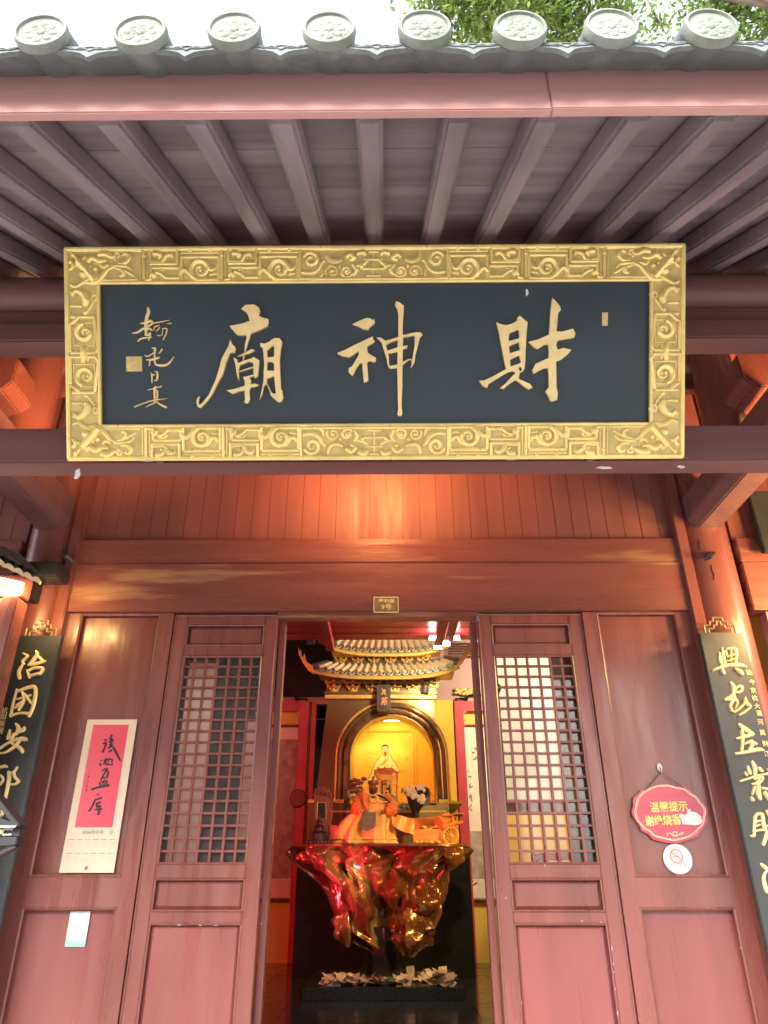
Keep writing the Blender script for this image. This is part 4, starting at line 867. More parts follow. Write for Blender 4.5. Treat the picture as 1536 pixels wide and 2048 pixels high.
# round no smoking sign
ce, rx = pq(1354.8, 1718), pq(1383.5, 1718).x - pq(1354.8, 1718).x
ns = thing('no_smoking_sign', tuple(ce), 'round white no smoking disc below the red hanging sign', 'sign')
rz = (pq(1354.8, 1688).z - pq(1354.8, 1749).z) / 2
disc = [(ce.x + rx * math.cos(t * math.pi / 24), ce.z + rz * math.sin(t * math.pi / 24)) for t in range(48)]
pl = lambda a, b, h: Vector((a, YP - h, b))
MB().prism(disc, pl, 0.0005, .006).build('disc', 'white', ns, bevel=.001)
k = rx * .42; cx_, cz_ = ce.x - rx * .06, ce.z + rz * .18
mb = MB(); ribbon(mb, [(cx_ + k * math.cos(t * math.pi / 16), cz_ + k * math.sin(t * math.pi / 16), rx * .075) for t in range(33)], pl, .0070, 2)
ribbon(mb, [(cx_ - k * .72, cz_ + k * .62, rx * .075), (cx_ + k * .78, cz_ - k * .6, rx * .075)], pl, .0074, 2); mb.build('ban_ring', 'prohibit', ns)
mb = MB(); ribbon(mb, [(cx_ - k * .7, cz_ - k * .10, rx * .08), (cx_ + k * .45, cz_ + k * .02, rx * .08)], pl, .0066, 2)
ribbon(mb, [(cx_ + k * .5, cz_ + k * .12, rx * .04), (cx_ + k * .55, cz_ + k * .35, rx * .04), (cx_ + k * .3, cz_ + k * .42, rx * .04), (cx_ + k * .2, cz_ + k * .6, rx * .03)], pl, .0066, 4); mb.build('cigarette', 'greyink', ns)
c = Vector((ce.x + rx * .05, 0, ce.z - rz * .42))
vs, fs = text_geo('请勿吸烟', lambda u, v, h: Vector((c.x + u, YP - .0066 - h, c.z + v)), rx * .26, .0004); MB().add(vs, fs).build('sign_text', 'greyink', ns)

# house number plate on the lintel
YN = 4.425
a, b = pt(747, 1194, YN), pt(797.5, 1225.5, YN)
pt_ = thing('house_number_plate', ((a.x + b.x) / 2, YN, b.z), 'small bronze house number plate on the lintel above the door', 'number plate')
MB().box(a.x, b.x, YN - .004, YN + .004, b.z, a.z).build('plate', 'bronze', pt_, bevel=.0015)
mb = MB(); frame_rect(mb, a.x + .003, b.x - .003, b.z + .003, a.z - .003, YN - .004, .003); mb.build('rim', 'goldletter', pt_)
for txt, u, v, sz in (('9号', .52, .33, .042), ('惠和里', .52, .72, .024)):
    x, z = a.x + (b.x - a.x) * u, b.z + (a.z - b.z) * v
    vs, fs = text_geo(txt, lambda p, q_, h: Vector((x + p * (1.15 if len(txt) < 3 else 1.5), YN - .0045 - h, z + q_)), sz, .001, bold=.0006); MB().add(vs, fs).build('plate_text', 'goldletter', pt_)
# ================================================================== ALTAR INSIDE
YT = 8.1
zt = pt(760, 1688, 7.95).z                      # table top
YS = 9.3
# plinth
a, b = pt(605, 1975, 7.67), pt(931, 1975, 7.67)
pl_z = a.z
tag(MB().box(a.x, b.x, 7.67, 9.15, FZ, pl_z).build('plinth', 'plinth', bevel=.006, org=((a.x + b.x) / 2, 8.4, FZ)), 'low black granite plinth under the root table, strewn with banknotes', 'plinth')
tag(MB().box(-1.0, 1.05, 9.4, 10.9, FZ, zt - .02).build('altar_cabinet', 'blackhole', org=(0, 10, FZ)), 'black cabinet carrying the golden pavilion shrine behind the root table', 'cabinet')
# pedestal drum
a, b = pt(732, 1900, 8.25), pt(806, 1900, 8.25)
pdx = (a.x + b.x) / 2; pr = (b.x - a.x) / 2
tag(MB().lathe([(pr, pl_z), (pr, pl_z + .02), (pr * .93, pl_z + .04), (pr * .9, pl_z + .3), (pr * .95, pl_z + .45)], (pdx, 8.25, 0), 8).build('pedestal', 'plinth', org=(pdx, 8.25, pl_z)), 'dark stone pedestal holding up the root table', 'pedestal')
# root table
prof = [(1690, 580, 942), (1699, 577, 942), (1712, 588, 926), (1730, 604, 905), (1750, 628, 899), (1775, 650, 895), (1800, 659, 891), (1830, 667, 884), (1845, 661, 874), (1865, 668, 864), (1880, 690, 859), (1895, 716, 848), (1906, 735, 830)]
rows = spline([tuple(map(float, p)) for p in prof], 5)
Gd = []; nphi = 150
for i, (y, l, r_) in enumerate(rows):
    A, B = pt(l, y, 8.2), pt(r_, y, 8.2); cx_ = (A.x + B.x) / 2; w = (B.x - A.x) / 2; t = i / (len(rows) - 1)
    dep = .46 * (1 - t) + .24 * t; z = zt - .004 + (pt(760, y, 7.95).z - zt) * 1.0
    row = []
    for j in range(nphi):
        ph = 2 * math.pi * j / nphi; c, s_ = math.cos(ph), math.sin(ph)
        e = .75
        x = abs(c) ** e * math.copysign(1, c); yy = abs(s_) ** e * math.copysign(1, s_)
        q = Vector((c * 2.4 + .25 * math.sin(z * 6), s_ * 2.4, z * .9))
        r2_ = 1 - 2 * abs(noise.noise(q * 2.6 + Vector((1, 7, 3)))); r3_ = noise.noise(q * 4.5)
        vd, vp = noise.voronoi(Vector((c * 3.1 + .35 * noise.noise(q * 1.3), s_ * 3.1 + .35 * noise.noise(q * 1.3 + Vector((5, 5, 5))), z * 1.9)))
        o1_, o2_ = noise.noise(vp[0] * 3.7), noise.noise(vp[1] * 3.7); wv = min(1, (vd[1] - vd[0]) / .10)
        rd = (o1_ * (.5 + .5 * wv) + o2_ * (.5 - .5 * wv)) * 1.9 - vd[0] * 1.1 + r2_ * .45 + r3_ * .2 + .05
        amp = .33 * min(1, t * 7) * (1 - .2 * t); k = 1 + amp * rd
        row.append(Vector((cx_ + x * w * (1 + max(-.3, min(.1, (k - 1) * .42))), 8.3 + yy * dep * (1 + (k - 1) * 1.25), z + (.03 * noise.noise(q * 1.7) * min(1, t * 6) * (1 - t)))))
    Gd.append(row)
mb = MB().grid(Gd, close=True)
cb_ = len(mb.v); mb.v.append(Vector((pdx, 8.25, Gd[-1][0].z + .02))); nb_ = (len(Gd) - 1) * nphi
mb.f += [[nb_ + j, nb_ + (j + 1) % nphi, cb_] for j in range(nphi)]
rt = thing('root_table', (pdx, 8.25, pl_z + .4), 'glossy table carved from a gnarled tree root with a flat wavy top', 'table')
mb.build('gnarled_base', 'root', rt, smooth=True)
top = [(p.x + .012 * (p.x - .07) + .012 * noise.noise(p * 3), p.y + (-.012 if p.y < 8.3 else .0)) for p in Gd[0]]
MB().prism(top, lambda x, y, h: Vector((x, y, zt - .022 + h)), 0, .022).build('table_top', 'root', rt, bevel=.006)
# burls and root stubs
for x, y, r_, Y, sc in ((822, 1868, .15, 8.0, (1.15, .8, 1.05)), (690, 1862, .10, 8.02, (.85, .8, 1.15)), (742, 1712, .08, 7.93, (1.2, .5, .7)), (905, 1712, .09, 7.98, (1.2, .6, .8)), (612, 1712, .07, 8.0, (1.7, .6, .8)), (850, 1812, .08, 7.98, (1.7, .6, .8))):
    kn = MB(); n0 = 0; kn.ball(pt(x, y, Y), r_, 24, 14, sc); c = pt(x, y, Y)
    for i in range(n0, len(kn.v)):
        v = kn.v[i]; d = v - c; kn.v[i] = c + d * (.85 + .5 * (1 - 2 * abs(noise.noise(v * 6))) + .35 * noise.noise(v * 13) + .2 * noise.noise(v * 27))
    kn.build('root_burl', 'root', rt, smooth=True)

# banknotes strewn on the plinth
note_mesh = []
for k in range(5):
    mb = MB(); w, l = .077, .155
    fo = rnd.uniform(.2, 1.)
    mb.grid([[Vector(((i / 4 - .5) * l, (j / 2 - .5) * w, .012 * fo * math.sin(i * 1.3 + k) + .010 * fo * (j - 1) * math.cos(i + k * 2) + .014)) for i in range(5)] for j in range(3)])
    o = mb.build('banknote', 'note' if k % 3 else 'note2', org=(0, 0, 0)); note_mesh.append(o.data); bpy.data.objects.remove(o)
for k in range(110):
    u = rnd.random()
    px_ = 648 + 262 * u; Y = 7.76 + rnd.random() ** 1.3 * (.75 if u > .6 else .45)
    x = pt(px_, 1965, Y).x
    if math.hypot(x - pdx, Y - 8.25) < pr + .06: continue
    o = link('banknote', rnd.choice(note_mesh), None, (x, Y, pl_z + .004 + rnd.random() * .03))
    o.rotation_euler = (rnd.gauss(0, .35), rnd.gauss(0, .35), rnd.uniform(0, 6.28)); o.scale = (rnd.uniform(.8, 1.15),) * 3
    tag(o, 'crumpled banknote lying in the loose heap on the black plinth', 'banknote', 'banknotes strewn over the black plinth')
o = link('banknote', note_mesh[0], None, (pt(820, 1952, 8.1).x, 8.1, pl_z + .05)); o.rotation_euler = (R(80), R(88), R(10)); tag(o, 'folded banknote standing upright at the back of the heap', 'banknote', 'banknotes strewn over the black plinth')

# ------------------------------------------------------------------ pavilion shrine
sh = thing('pavilion_shrine', (0.08, 10.0, zt - .02), 'gilded pavilion shrine with two upturned tiled roofs and an arched niche', 'shrine')
fs_ = lambda Y: (lambda x, y, h: pt(x, y, Y) + Vector((0, -h, 0)))
arch = [(700, 1610)] + [(784 - 84 * math.cos(t * math.pi / 24), 1516 - 85 * math.sin(t * math.pi / 24)) for t in range(25)] + [(873, 1610)]
mb = MB(); v, f = outline_mesh([[(620, 1690), (656, 1393), (867, 1393), (896, 1690)], arch], lambda x, y, h: pt(x, y, YS) + Vector((0, .3 - h, 0)), .3); mb.add(v, f)
mb.build('front_wall', 'shrine', sh)
BL, BR = pt(640, 1393, YS), pt(880, 1393, YS)
# niche lining
P1 = [pt(x, y, YS + .3) for x, y in arch]
mb = MB().grid([P1, [p + Vector((0, .45, 0)) for p in P1]]); mb.build('niche_lining', 'niche', sh, smooth=True)
YB2 = YS + .72
p0, p1 = pt(660, 1700, YB2), pt(905, 1400, YB2)
MB().box(p0.x, p1.x, YB2, YB2 + .03, p0.z, p1.z).build('painted_back_panel', 'niche', sh)
MB().box(p0.x, p1.x, YS + .01, YB2, pt(760, 1602, YS).z - .03, pt(760, 1602, YS).z).build('niche_floor', 'niche', sh)
# mouldings round the arch
for rr, w, m_, h in ((92, .030, 'shrinedark', .012), (103, .026, 'shrine', .02), (111, .016, 'shrinegold', .012)):
    L = [(784 - rr * math.cos(t * math.pi / 24), 1516 - rr * 1.01 * math.sin(t * math.pi / 24)) for t in range(25)]
    L = [(L[0][0] - 3.2, 1602)] + L + [(L[-1][0] + 5, 1602)]
    MB().tube([fs_(YS)(x, y, h) for x, y in L], w, 8).build('arch_moulding', m_, sh, smooth=True)
# base and cornice
for x0, x1, y0, y1, d, m_ in ((612, 902, 1606, 1700, .05, 'shrine'), (612, 902, 1600, 1607, .07, 'shrinegold'), (640, 892, 1622, 1626, .065, 'shrinegold'), (650, 872, 1391, 1399, .06, 'shrinegold'), (648, 874, 1386, 1391, .09, 'shrine')):
    if y0 == 1606:
        for xa, xb in ((616, 690), (876, 897)):
            A, B = pt(xa, y1, YS), pt(xb, y0, YS); MB().box(A.x, B.x, YS - d, YS - .001, A.z, B.z).build('base_block', m_, sh, bevel=.006)
        A, B = pt(690, y1, YS), pt(876, 1612, YS); MB().box(A.x + .002, B.x - .002, YS - d, YS - .001, A.z, B.z).build('base_block', m_, sh, bevel=.006)
    elif y0 == 1600:
        for xa, xb in ((616, 688), (877, 897)):
            A, B = pt(xa, y1, YS), pt(xb, y0, YS); MB().box(A.x, B.x, YS - d, YS - .001, A.z, B.z).build('base_moulding', m_, sh, bevel=.004)
    else:
        A, B = pt(x0, y1, YS), pt(x1, y0, YS); MB().box(A.x, B.x, YS - d, YS - .0015, A.z, B.z).build('cornice', m_, sh, bevel=.004)
# bracket zones
for x0, x1, y0, y1 in ((652, 872, 1356, 1387), (672, 862, 1309, 1331)):
    A, B = pt(x0, y1, YS), pt(x1, y0, YS); MB().box(A.x, B.x, YS + .0, YS + .5, A.z, B.z).build('frieze', 'shrine', sh)
for yb, y2, d in ((1357, 1352, .34), (1310, 1306, .30)):
    A, B = pt(640 if yb > 1330 else 664, yb, YS - .1), pt(905 if yb > 1330 else 880, y2, YS - .1)
    MB().box(A.x, B.x, YS - d, YS - .0, A.z, B.z + .01).build('eave_board', 'shrinegold', sh)
def bracket(x, y, s_):
    c = pt(x, y, YS - .05); k = s_; mb = MB()
    mb.box(c.x - .018 * k, c.x + .018 * k, YS - .08, YS - .001, c.z - .075 * k, c.z - .03 * k)
    for lv, wd in ((-.045, .045), (-.005, .075), (.035, .10)):
        mb.box(c.x - wd * k, c.x + wd * k, YS - .06 - lv * .6, YS - .02 - lv * .6, c.z + lv * k, c.z + (lv + .018) * k)
        for e in (-1, 0, 1): mb.box(c.x + e * wd * k * .9 - .012 * k, c.x + e * wd * k * .9 + .012 * k, YS - .07 - lv * .6, YS - .015 - lv * .6, c.z + (lv + .0185) * k, c.z + (lv + .038) * k)
        mb.box(c.x - .012 * k, c.x + .012 * k, YS - .13 - lv * .9, YS - .065 - lv * .6, c.z + lv * k, c.z + (lv + .02) * k)
    return mb.build('bracket', 'shrinegold', sh)
for x in (682, 716, 748, 781, 814, 846): bracket(x, 1320, 1.02)
for x in (668, 706, 745, 790, 826, 862): bracket(x, 1374, 1.2)
# roofs
def pav_roof(xl, xr, ym, yl, yr, ytop, YR, back, n, lift):
    A, B = pt(xl, yl, YR), pt(xr, yr, YR); zm = pt((xl + xr) / 2, ym, YR).z; ztp = pt((xl + xr) / 2, ytop, YR + back).z
    xc, w = (A.x + B.x) / 2, (B.x - A.x) / 2
    def E(u, s_=0.):
        ze = A.z if u < 0 else B.z
        zz = zm + (ze - zm) * abs(u) ** 3
        return Vector((xc + u * w * (1 - .16 * s_), YR + back * s_ - .05 * abs(u) ** 4 * (1 - s_), zz + (ztp - zm) * (s_ ** 1.25) * (1 - .25 * abs(u) ** 3 * s_)))
    rf = MB().grid([[E(-1 + i / 20, s_ / 5) for i in range(41)] for s_ in range(6)]).grid([[E(-1 + i / 20, s_ / 5) + Vector((0, .01, -.04)) for i in range(41)] for s_ in range(6)]).build('roof', 'shrinetile', sh, smooth=True)
    MB().tube([E(-1 + i / 16) + Vector((0, .03, -.045)) for i in range(33)], .028, 6).build('eave_rim', 'shrinegold', rf, smooth=True)
    for k in range(n):
        u = -1 + (2 * k + 1) / n
        ct = MB().tube([E(u, s_ / 5) + Vector((0, 0, .012)) for s_ in range(6)], .023, 8).build('cap_tile', 'shrinetile', rf, smooth=True)
        MB().lathe([(.027, .012), (.030, 0), (.024, -.008), (.0001, -.006)], E(u) + Vector((0, -.006, .010)), 10, (0, 1, 0)).build('tile_end', 'shrinecap', rf, smooth=True)
        if k < n - 1:
            u2 = u + 1 / n; c = E(u2) + Vector((0, -.008, 0)); r_ = w / n * .8
            MB().prism([(math.cos(t * math.pi / 6) * r_, -math.sin(t * math.pi / 6) * r_ * .85) for t in range(7)], lambda x, z, h: c + Vector((x, h, z + .004)), 0, .01).build('drip_tile', 'shrinecap', rf)
            m2 = MB().tube([c + Vector((math.cos(t * math.pi / 6) * r_ * .78, -.003, -math.sin(t * math.pi / 6) * r_ * .66)) for t in range(7)], .004, 5).build('tile_rim', 'shrinetile', rf)
    ridge = MB()
    for s_ in (0, 1): pass
    ridge.tube([E(-1 + i / 16, 1) + Vector((0, .02, .015)) for i in range(33)], .03, 8).build('ridge', 'shrinecap', rf, smooth=True)
    for sg in (-1, 1): MB().tube([E(sg, s_ / 5) + Vector((0, 0, .02)) for s_ in range(6)], .03, 8).build('hip_ridge', 'shrinecap', rf, smooth=True)
    return rf
r1 = pav_roof(628, 918, 1347, 1336, 1327, 1331, YS - .42, .34, 19, 0)
r2 = pav_roof(664, 898, 1301, 1290, 1284, 1266, YS - .38, .42, 17, 0)
fl1 = [(629, 1349), (616, 1340), (606, 1326), (597, 1308), (597, 1294), (600, 1304), (602, 1299), (603, 1311), (606, 1316), (609, 1307), (611, 1318), (613, 1324), (620, 1329), (626, 1332)]
MB().prism([(x * 1., y) for x, y in fl1], fs_(YS - .45), -.02, .02).build('flame_finial', 'flame', sh, bevel=.006)
MB().prism([(1538 - x + 1.5, y - 12) for x, y in fl1], fs_(YS - .45), -.02, .02).build('flame_finial', 'flame', sh, bevel=.006)
for X in (0, 1):
    f2 = [(x * .8 + (666 - 629 * .8), y * .8 + (1292 - 1349 * .8)) for x, y in fl1]
    if X: f2 = [(1562 - x, y - 8) for x, y in f2]
    MB().prism(f2, fs_(YS - .42), -.02, .02).build('flame_finial', 'flame', sh, bevel=.005)
# name tablet with two brushed characters
tb = MB(); A, B = pt(754, 1421, YS - .2), pt(781, 1369, YS - .2)
tabl = MB().box(A.x, B.x, YS - .2, YS - .1, A.z, B.z).build('tablet', 'black', sh, bevel=.005)
mb = MB(); frame_rect(mb, A.x + .008, B.x - .008, A.z + .008, B.z - .008, YS - .2, .006); mb.build('tablet_rim', 'carved', tabl)
c9 = crop(690, 1380, 7.68)
for ch in ([[(560, -20, 10), (590, 20, 16), (560, 75, 14)], [(575, 20, 14), (630, 10, 14)], [(610, -10, 12), (600, 50, 16), (635, 75, 14)], [(575, 45, 12), (625, 35, 14)]],
           [[(555, 140, 14), (655, 120, 16)], [(580, 110, 12), (590, 150, 14)], [(625, 105, 12), (615, 150, 14)], [(570, 165, 16), (640, 155, 16)], [(560, 190, 18), (600, 185, 20), (650, 180, 16)], [(575, 170, 16), (560, 230, 16)], [(600, 160, 18), (605, 235, 18)], [(625, 175, 14), (640, 225, 18)]]):
    mb = MB()
    for i, s_ in enumerate(ch): ribbon(mb, c9(s_), fs_(YS - .2), .004 + .0004 * i)
    mb.build('tablet_character', 'orange', tabl)
# painting on the back of the niche
back = [o for o in sh.children if o.name.startswith('painted_back')][0]
fb = fs_(YB2)
def flat(name, pts_, m_, h): MB().prism(c9(pts_), fb, h, h + .001).build(name, m_, back)
flat('painted_robe', [(575, 1005), (520, 1040), (470, 1100), (430, 1200), (405, 1290), (350, 1390), (385, 1400), (640, 1420), (830, 1420), (825, 1200), (770, 1110), (730, 1040), (668, 1000), (618, 1040)], 'robe_y', .002)
flat('painted_face', [(620 + 50 * math.cos(t * .3927) * (1 if math.sin(t * .3927) < 0 else .86), 925 + 86 * math.sin(t * .3927)) for t in range(16)], 'skin', .0032)
flat('painted_hair', [(566, 905), (568, 860), (585, 842), (620, 834), (655, 842), (670, 860), (672, 905), (664, 880), (640, 868), (600, 868), (576, 880)], 'hair', .0044)
flat('painted_beard', [(596, 955), (620, 946), (644, 955), (640, 975), (628, 1005), (618, 1015), (610, 1005), (600, 975)], 'hair', .0044)
mb = MB()
for s_ in ([(575, 905, 6), (590, 900, 7), (605, 903, 5)], [(632, 903, 5), (648, 900, 7), (662, 905, 6)], [(615, 905, 4), (612, 935, 5), (622, 942, 4)]): ribbon(mb, c9(s_), fb, .0048)
ribbon(mb, c9([(566, 870, 5), (566, 930, 6), (578, 985, 6)]), fb, .0047); ribbon(mb, c9([(670, 870, 5), (670, 930, 6), (660, 985, 6)]), fb, .0047)
mb.build('painted_features', 'hair', back)
flat('painted_lips', [(608, 962), (630, 962), (626, 970), (612, 970)], 'skin', .0056)
mb = MB()
for i, s_ in enumerate(([(540, 1030, 6), (470, 1110, 9), (425, 1210, 9), (400, 1290, 8), (350, 1385, 6)], [(710, 1020, 6), (740, 1080, 9), (790, 1140, 7), (820, 1210, 5)], [(640, 1060, 5), (600, 1110, 10), (545, 1165, 6)], [(580, 1010, 4), (620, 1045, 5), (600, 1100, 5)], [(665, 1005, 4), (650, 1070, 6), (590, 1150, 6)], [(720, 1150, 4), (715, 1210, 6)], [(690, 985, 4), (720, 1050, 6), (770, 1110, 5)], [(500, 1180, 4), (470, 1280, 6), (440, 1380, 5)], [(925, 1105, 3), (950, 1040, 6), (990, 1032, 4)])):
    ribbon(mb, [(x, y, w * 1.7) for x, y, w in c9(s_)], fb, .0046 + .0003 * i, 5)
mb.build('painted_folds', 'robeline', back)
mb = MB()
for i, s_ in enumerate(([(540, 940, 8), (500, 940, 10), (480, 955, 8)], [(300, 1010, 6), (320, 975, 12), (400, 965, 14), (470, 985, 10), (520, 975, 6)], [(350, 1045, 5), (400, 1040, 8), (450, 1060, 8)], [(290, 1185, 6), (320, 1165, 12), (400, 1180, 14), (430, 1170, 8)], [(800, 1210, 8), (860, 1240, 14), (930, 1220, 12), (955, 1240, 8)], [(780, 1090, 8), (830, 1100, 12), (850, 1120, 8)], [(820, 1270, 8), (880, 1275, 12), (940, 1260, 8)])):
    ribbon(mb, c9(s_), fb, .0016 + .0002 * i, 5)
mb.build('painted_clouds', 'cloudline', back)
mb = MB()
for x0, y0, x1, y1 in ((155, 640, 120, 1450), (130, 640, 95, 1450), (1050, 660, 1065, 1470), (1095, 700, 1110, 1470), (230, 632, 990, 632), (230, 652, 990, 652)):
    q = c9([(x0, y0), (x1, y1)]); mb.tube([fb(q[0][0], q[0][1], .004), fb(q[1][0], q[1][1], .004)], .006, 5)
mb.build('panel_bead', 'cloudline', back)

# ------------------------------------------------------------------ seated statue
cs = crop(600, 1530, 7.68)
def sp(x, y, dy=0.): return pt(600 + x / 7.68, 1530 + y / 7.68, YT) + Vector((0, dy, 0))
base = sp(1010, 1105); stz = zt
st = thing('seated_statue', (base.x, YT + .15, zt), 'seated deity statue in an orange robe with dark bearded face and flat cap', 'statue')
PXM = (sp(1100, 500) - sp(1000, 500)).length / 100
def zc(y): return max(zt, sp(1100, y).z) if y < 1090 else zt + .001
# continuous body: head, neck, trunk, arms, hands and crossed legs grown from one skeleton
H = lambda x, y, dy: sp(x, y, dy)
J = [(H(1110, 800, .16), .10), (H(1115, 640, .16), .085), (H(1120, 520, .15), .085), (H(1122, 450, .14), .04), (H(1124, 380, .11), .052), (H(1124, 320, .10), .058), (H(1124, 275, .11), .05),
     (H(970, 500, .15), .05), (H(890, 640, .08), .04), (H(960, 720, -.02), .026), (H(1015, 735, -.06), .020), (H(1280, 500, .15), .05), (H(1390, 640, .08), .04), (H(1330, 715, -.02), .026), (H(1285, 725, -.06), .020),
     (H(1000, 880, .08), .06), (H(900, 980, .04), .05), (H(980, 1030, .0), .04), (H(1180, 880, .08), .06), (H(1230, 980, .04), .05), (H(1150, 1030, .0), .04)]
Ed = [(0, 1), (1, 2), (2, 3), (3, 4), (4, 5), (5, 6), (2, 7), (7, 8), (8, 9), (9, 10), (2, 11), (11, 12), (12, 13), (13, 14), (0, 15), (15, 16), (16, 17), (0, 18), (18, 19), (19, 20)]
for hi, sg in ((10, 1), (14, -1)):
    for k in range(5):
        b = len(J); p = J[hi][0]
        o1 = Vector((sg * (.012 + .004 * k), -.022 + .004 * abs(k - 2), .016 - .010 * k)); J.append((p + o1, .0075)); J.append((p + o1 + Vector((sg * .014, -.012, -.012)), .006)); Ed += [(hi, b), (b, b + 1)]
me = bpy.data.meshes.new('body'); me.from_pydata([tuple(p - POS[st]) for p, _ in J], Ed, [])
bo = link('body', me, st, (0, 0, 0))
md = bo.modifiers.new('skin', 'SKIN'); me.skin_vertices[0].data[0].use_root = True
for i, (_, r_) in enumerate(J): me.skin_vertices[0].data[i].radius = (r_, r_ * .95)
bo.modifiers.new('sub', 'SUBSURF').levels = 1
dg = bpy.context.evaluated_depsgraph_get(); me2 = bpy.data.meshes.new_from_object(bo.evaluated_get(dg)); bo.modifiers.clear(); bo.data = me2
me2.materials.clear(); me2.materials.append(M['bronzeface'])
for p in me2.polygons: p.use_smooth = True
# face details
fc = MB(); fp = H(1124, 335, .045)
fc.ball(H(1124, 345, .030), .013, 8, 6, (.8, 1, 1.9))
for sg in (-1, 1):
    fc.ball(H(1124 + sg * 24, 325, .045), .009, 8, 5, (1.3, .7, .7)); fc.ball(H(1124 + sg * 62, 335, .10), .017, 8, 6, (.5, .7, 1.5)); fc.tube([H(1124 + sg * 8, 312, .04), H(1124 + sg * 38, 308, .05)], .005, 5)
fc.build('face_features', 'bronzeface', st, smooth=True)
MB().lathe([(.0001, -.08), (.014, -.06), (.028, -.02), (.034, .01), (.02, .02)], H(1120, 412, .035), 10, (0, .15, 1), 1.1, .6).build('beard', 'black', st, smooth=True)
MB().lathe([(.064, -.01), (.070, 0), (.066, .028), (.058, .032), (.05, .034), (.02, .04), (.014, .055), (.022, .065), (.012, .075), (.0001, .08)], H(1125, 268, .11), 16, (0, -.05, 1), .86, .86).build('cap', 'bronzeface', st, smooth=True)
# robe
rows_ = [(1100, 985, 485, .30, .022), (1050, 990, 470, .30, .022), (960, 1005, 435, .285, .020), (860, 1030, 395, .265, .016), (780, 1060, 360, .235, .010), (730, 1085, 320, .19, .006), (690, 1110, 235, .145, .004), (620, 1125, 235, .135, .003), (540, 1130, 215, .13, .003), (480, 1130, 175, .11, .002), (445, 1126, 110, .085, .002), (425, 1124, 70, .065, .0)]
Gr = []; n = 72
for y, xc, hw, dp, am in rows_:
    c = sp(xc, y, .14); z = c.z if y < 1095 else zt + .004; w = hw * PXM; row = []
    for j in range(n):
        ph = 2 * math.pi * j / n; rp = am * (math.sin(ph * 8 + y * .004) + .6 * math.sin(ph * 13 + 1.3))
        kx = math.copysign(abs(math.cos(ph)) ** .85, math.cos(ph)); ky = math.copysign(abs(math.sin(ph)) ** .85, math.sin(ph))
        fr_ = dp * (1 if ky < 0 else .6)
        row.append(Vector((c.x + kx * (w + rp), c.y + ky * (fr_ + rp * 1.6) + (.03 if y > 700 and ky < 0 and abs(kx) < .25 else 0), z)))
    Gr.append(row)
MB().grid(Gr, close=True).build('robe', 'robe', st, smooth=True)
MB().tube([p + Vector((0, -.006 if p.y < YT + .1 else .006, .012)) for p in Gr[0]] + [Gr[0][0]], .016, 6).build('robe_hem', 'robehem', st, smooth=True)
MB().tube([p + Vector((0, -.008, .05)) for p in Gr[0][n // 2:]], .008, 6).build('hem_fold', 'robehem', st, smooth=True)
for pts_ in ([(950, 470, .13, .055), (885, 590, .07, .062), (880, 680, .02, .066), (930, 725, -.03, .05), (985, 735, -.05, .034)], [(1310, 475, .13, .055), (1405, 590, .07, .062), (1420, 670, .02, .066), (1370, 712, -.03, .05), (1310, 722, -.05, .034)]):
    q = spline(pts_, 5); MB().tube([sp(x, y, dy) for x, y, dy, r_ in q], [r_ * (1 + .10 * math.sin(i * 2.1)) for i, (_, _, _, r_) in enumerate(q)], 12).build('sleeve', 'robedark', st, smooth=True)
f7 = lambda d0: (lambda x, y, h: pt(x, y, YT) + Vector((0, d0 - h - .0, 0)))
for s_, wd, m_ in (([(750, 760, 40), (800, 850, 50), (760, 1000, 60)], 0, 'robedark'),):
    pass
MB().prism(cs([(960, 750), (1050, 742), (1165, 745), (1170, 860), (1165, 960), (1100, 1010), (1035, 1045), (975, 1010), (925, 985), (940, 860)]), lambda x, y, h: pt(x, y, YT) + Vector((0, -.145 - h - max(0, (y - 1627)) * .0012, 0)), 0, .012).build('apron', 'apron', st, bevel=.003)
mb = MB(); brush(mb, cs([(975, 390, 60), (985, 480, 66), (1000, 580, 66), (1030, 690, 66)]), lambda x, y, h: pt(x, y, YT) + Vector((0, -.015 - h, 0)), .012); mb.build('stole', 'robedark', st, smooth=True)
mb = MB()
for s_ in ([(1000, 420, .0), (1060, 450, -.01), (1120, 470, -.01), (1200, 440, .0), (1290, 480, .02)], [(1090, 500, -.02), (1080, 530, -.02), (1130, 575, -.02), (1190, 550, -.02), (1195, 510, -.02), (1160, 460, -.02)], [(1190, 550, -.02), (1260, 575, -.02), (1340, 560, .0)]):
    mb.tube([sp(*p) for p in spline(s_, 5)], .008, 6)
mb.build('collar_cord', 'robehem', st, smooth=True)
mb = MB(); mb.tube([sp(*p) for p in spline([(1180, 450, .02), (1290, 500, .0), (1390, 590, .0), (1450, 700, .0), (1480, 850, .02)], 5)], .014, 6); mb.build('cloak_edge', 'black', st, smooth=True)
tr = []
for i in range(41):
    u = i / 40; y0 = 720 + 150 * u - 40 * u * u; y1 = 900 + 190 * u ** .6; row = []
    for j in range(15):
        v = j / 14
        row.append(Vector((sp(1400 + 330 * u, 0).x, YT + .0 + .035 * math.sin(u * 11 + v * 2.2) - .12 * v, max(zt + .004, sp(1400, y0 + (y1 - y0) * v + 6 * math.sin(u * 6)).z))))
    tr.append(row)
MB().grid(tr).grid([[p + Vector((0, .014, -.004)) for p in r] for r in tr][::-1]).build('cloak_train', 'robe', st, smooth=True)
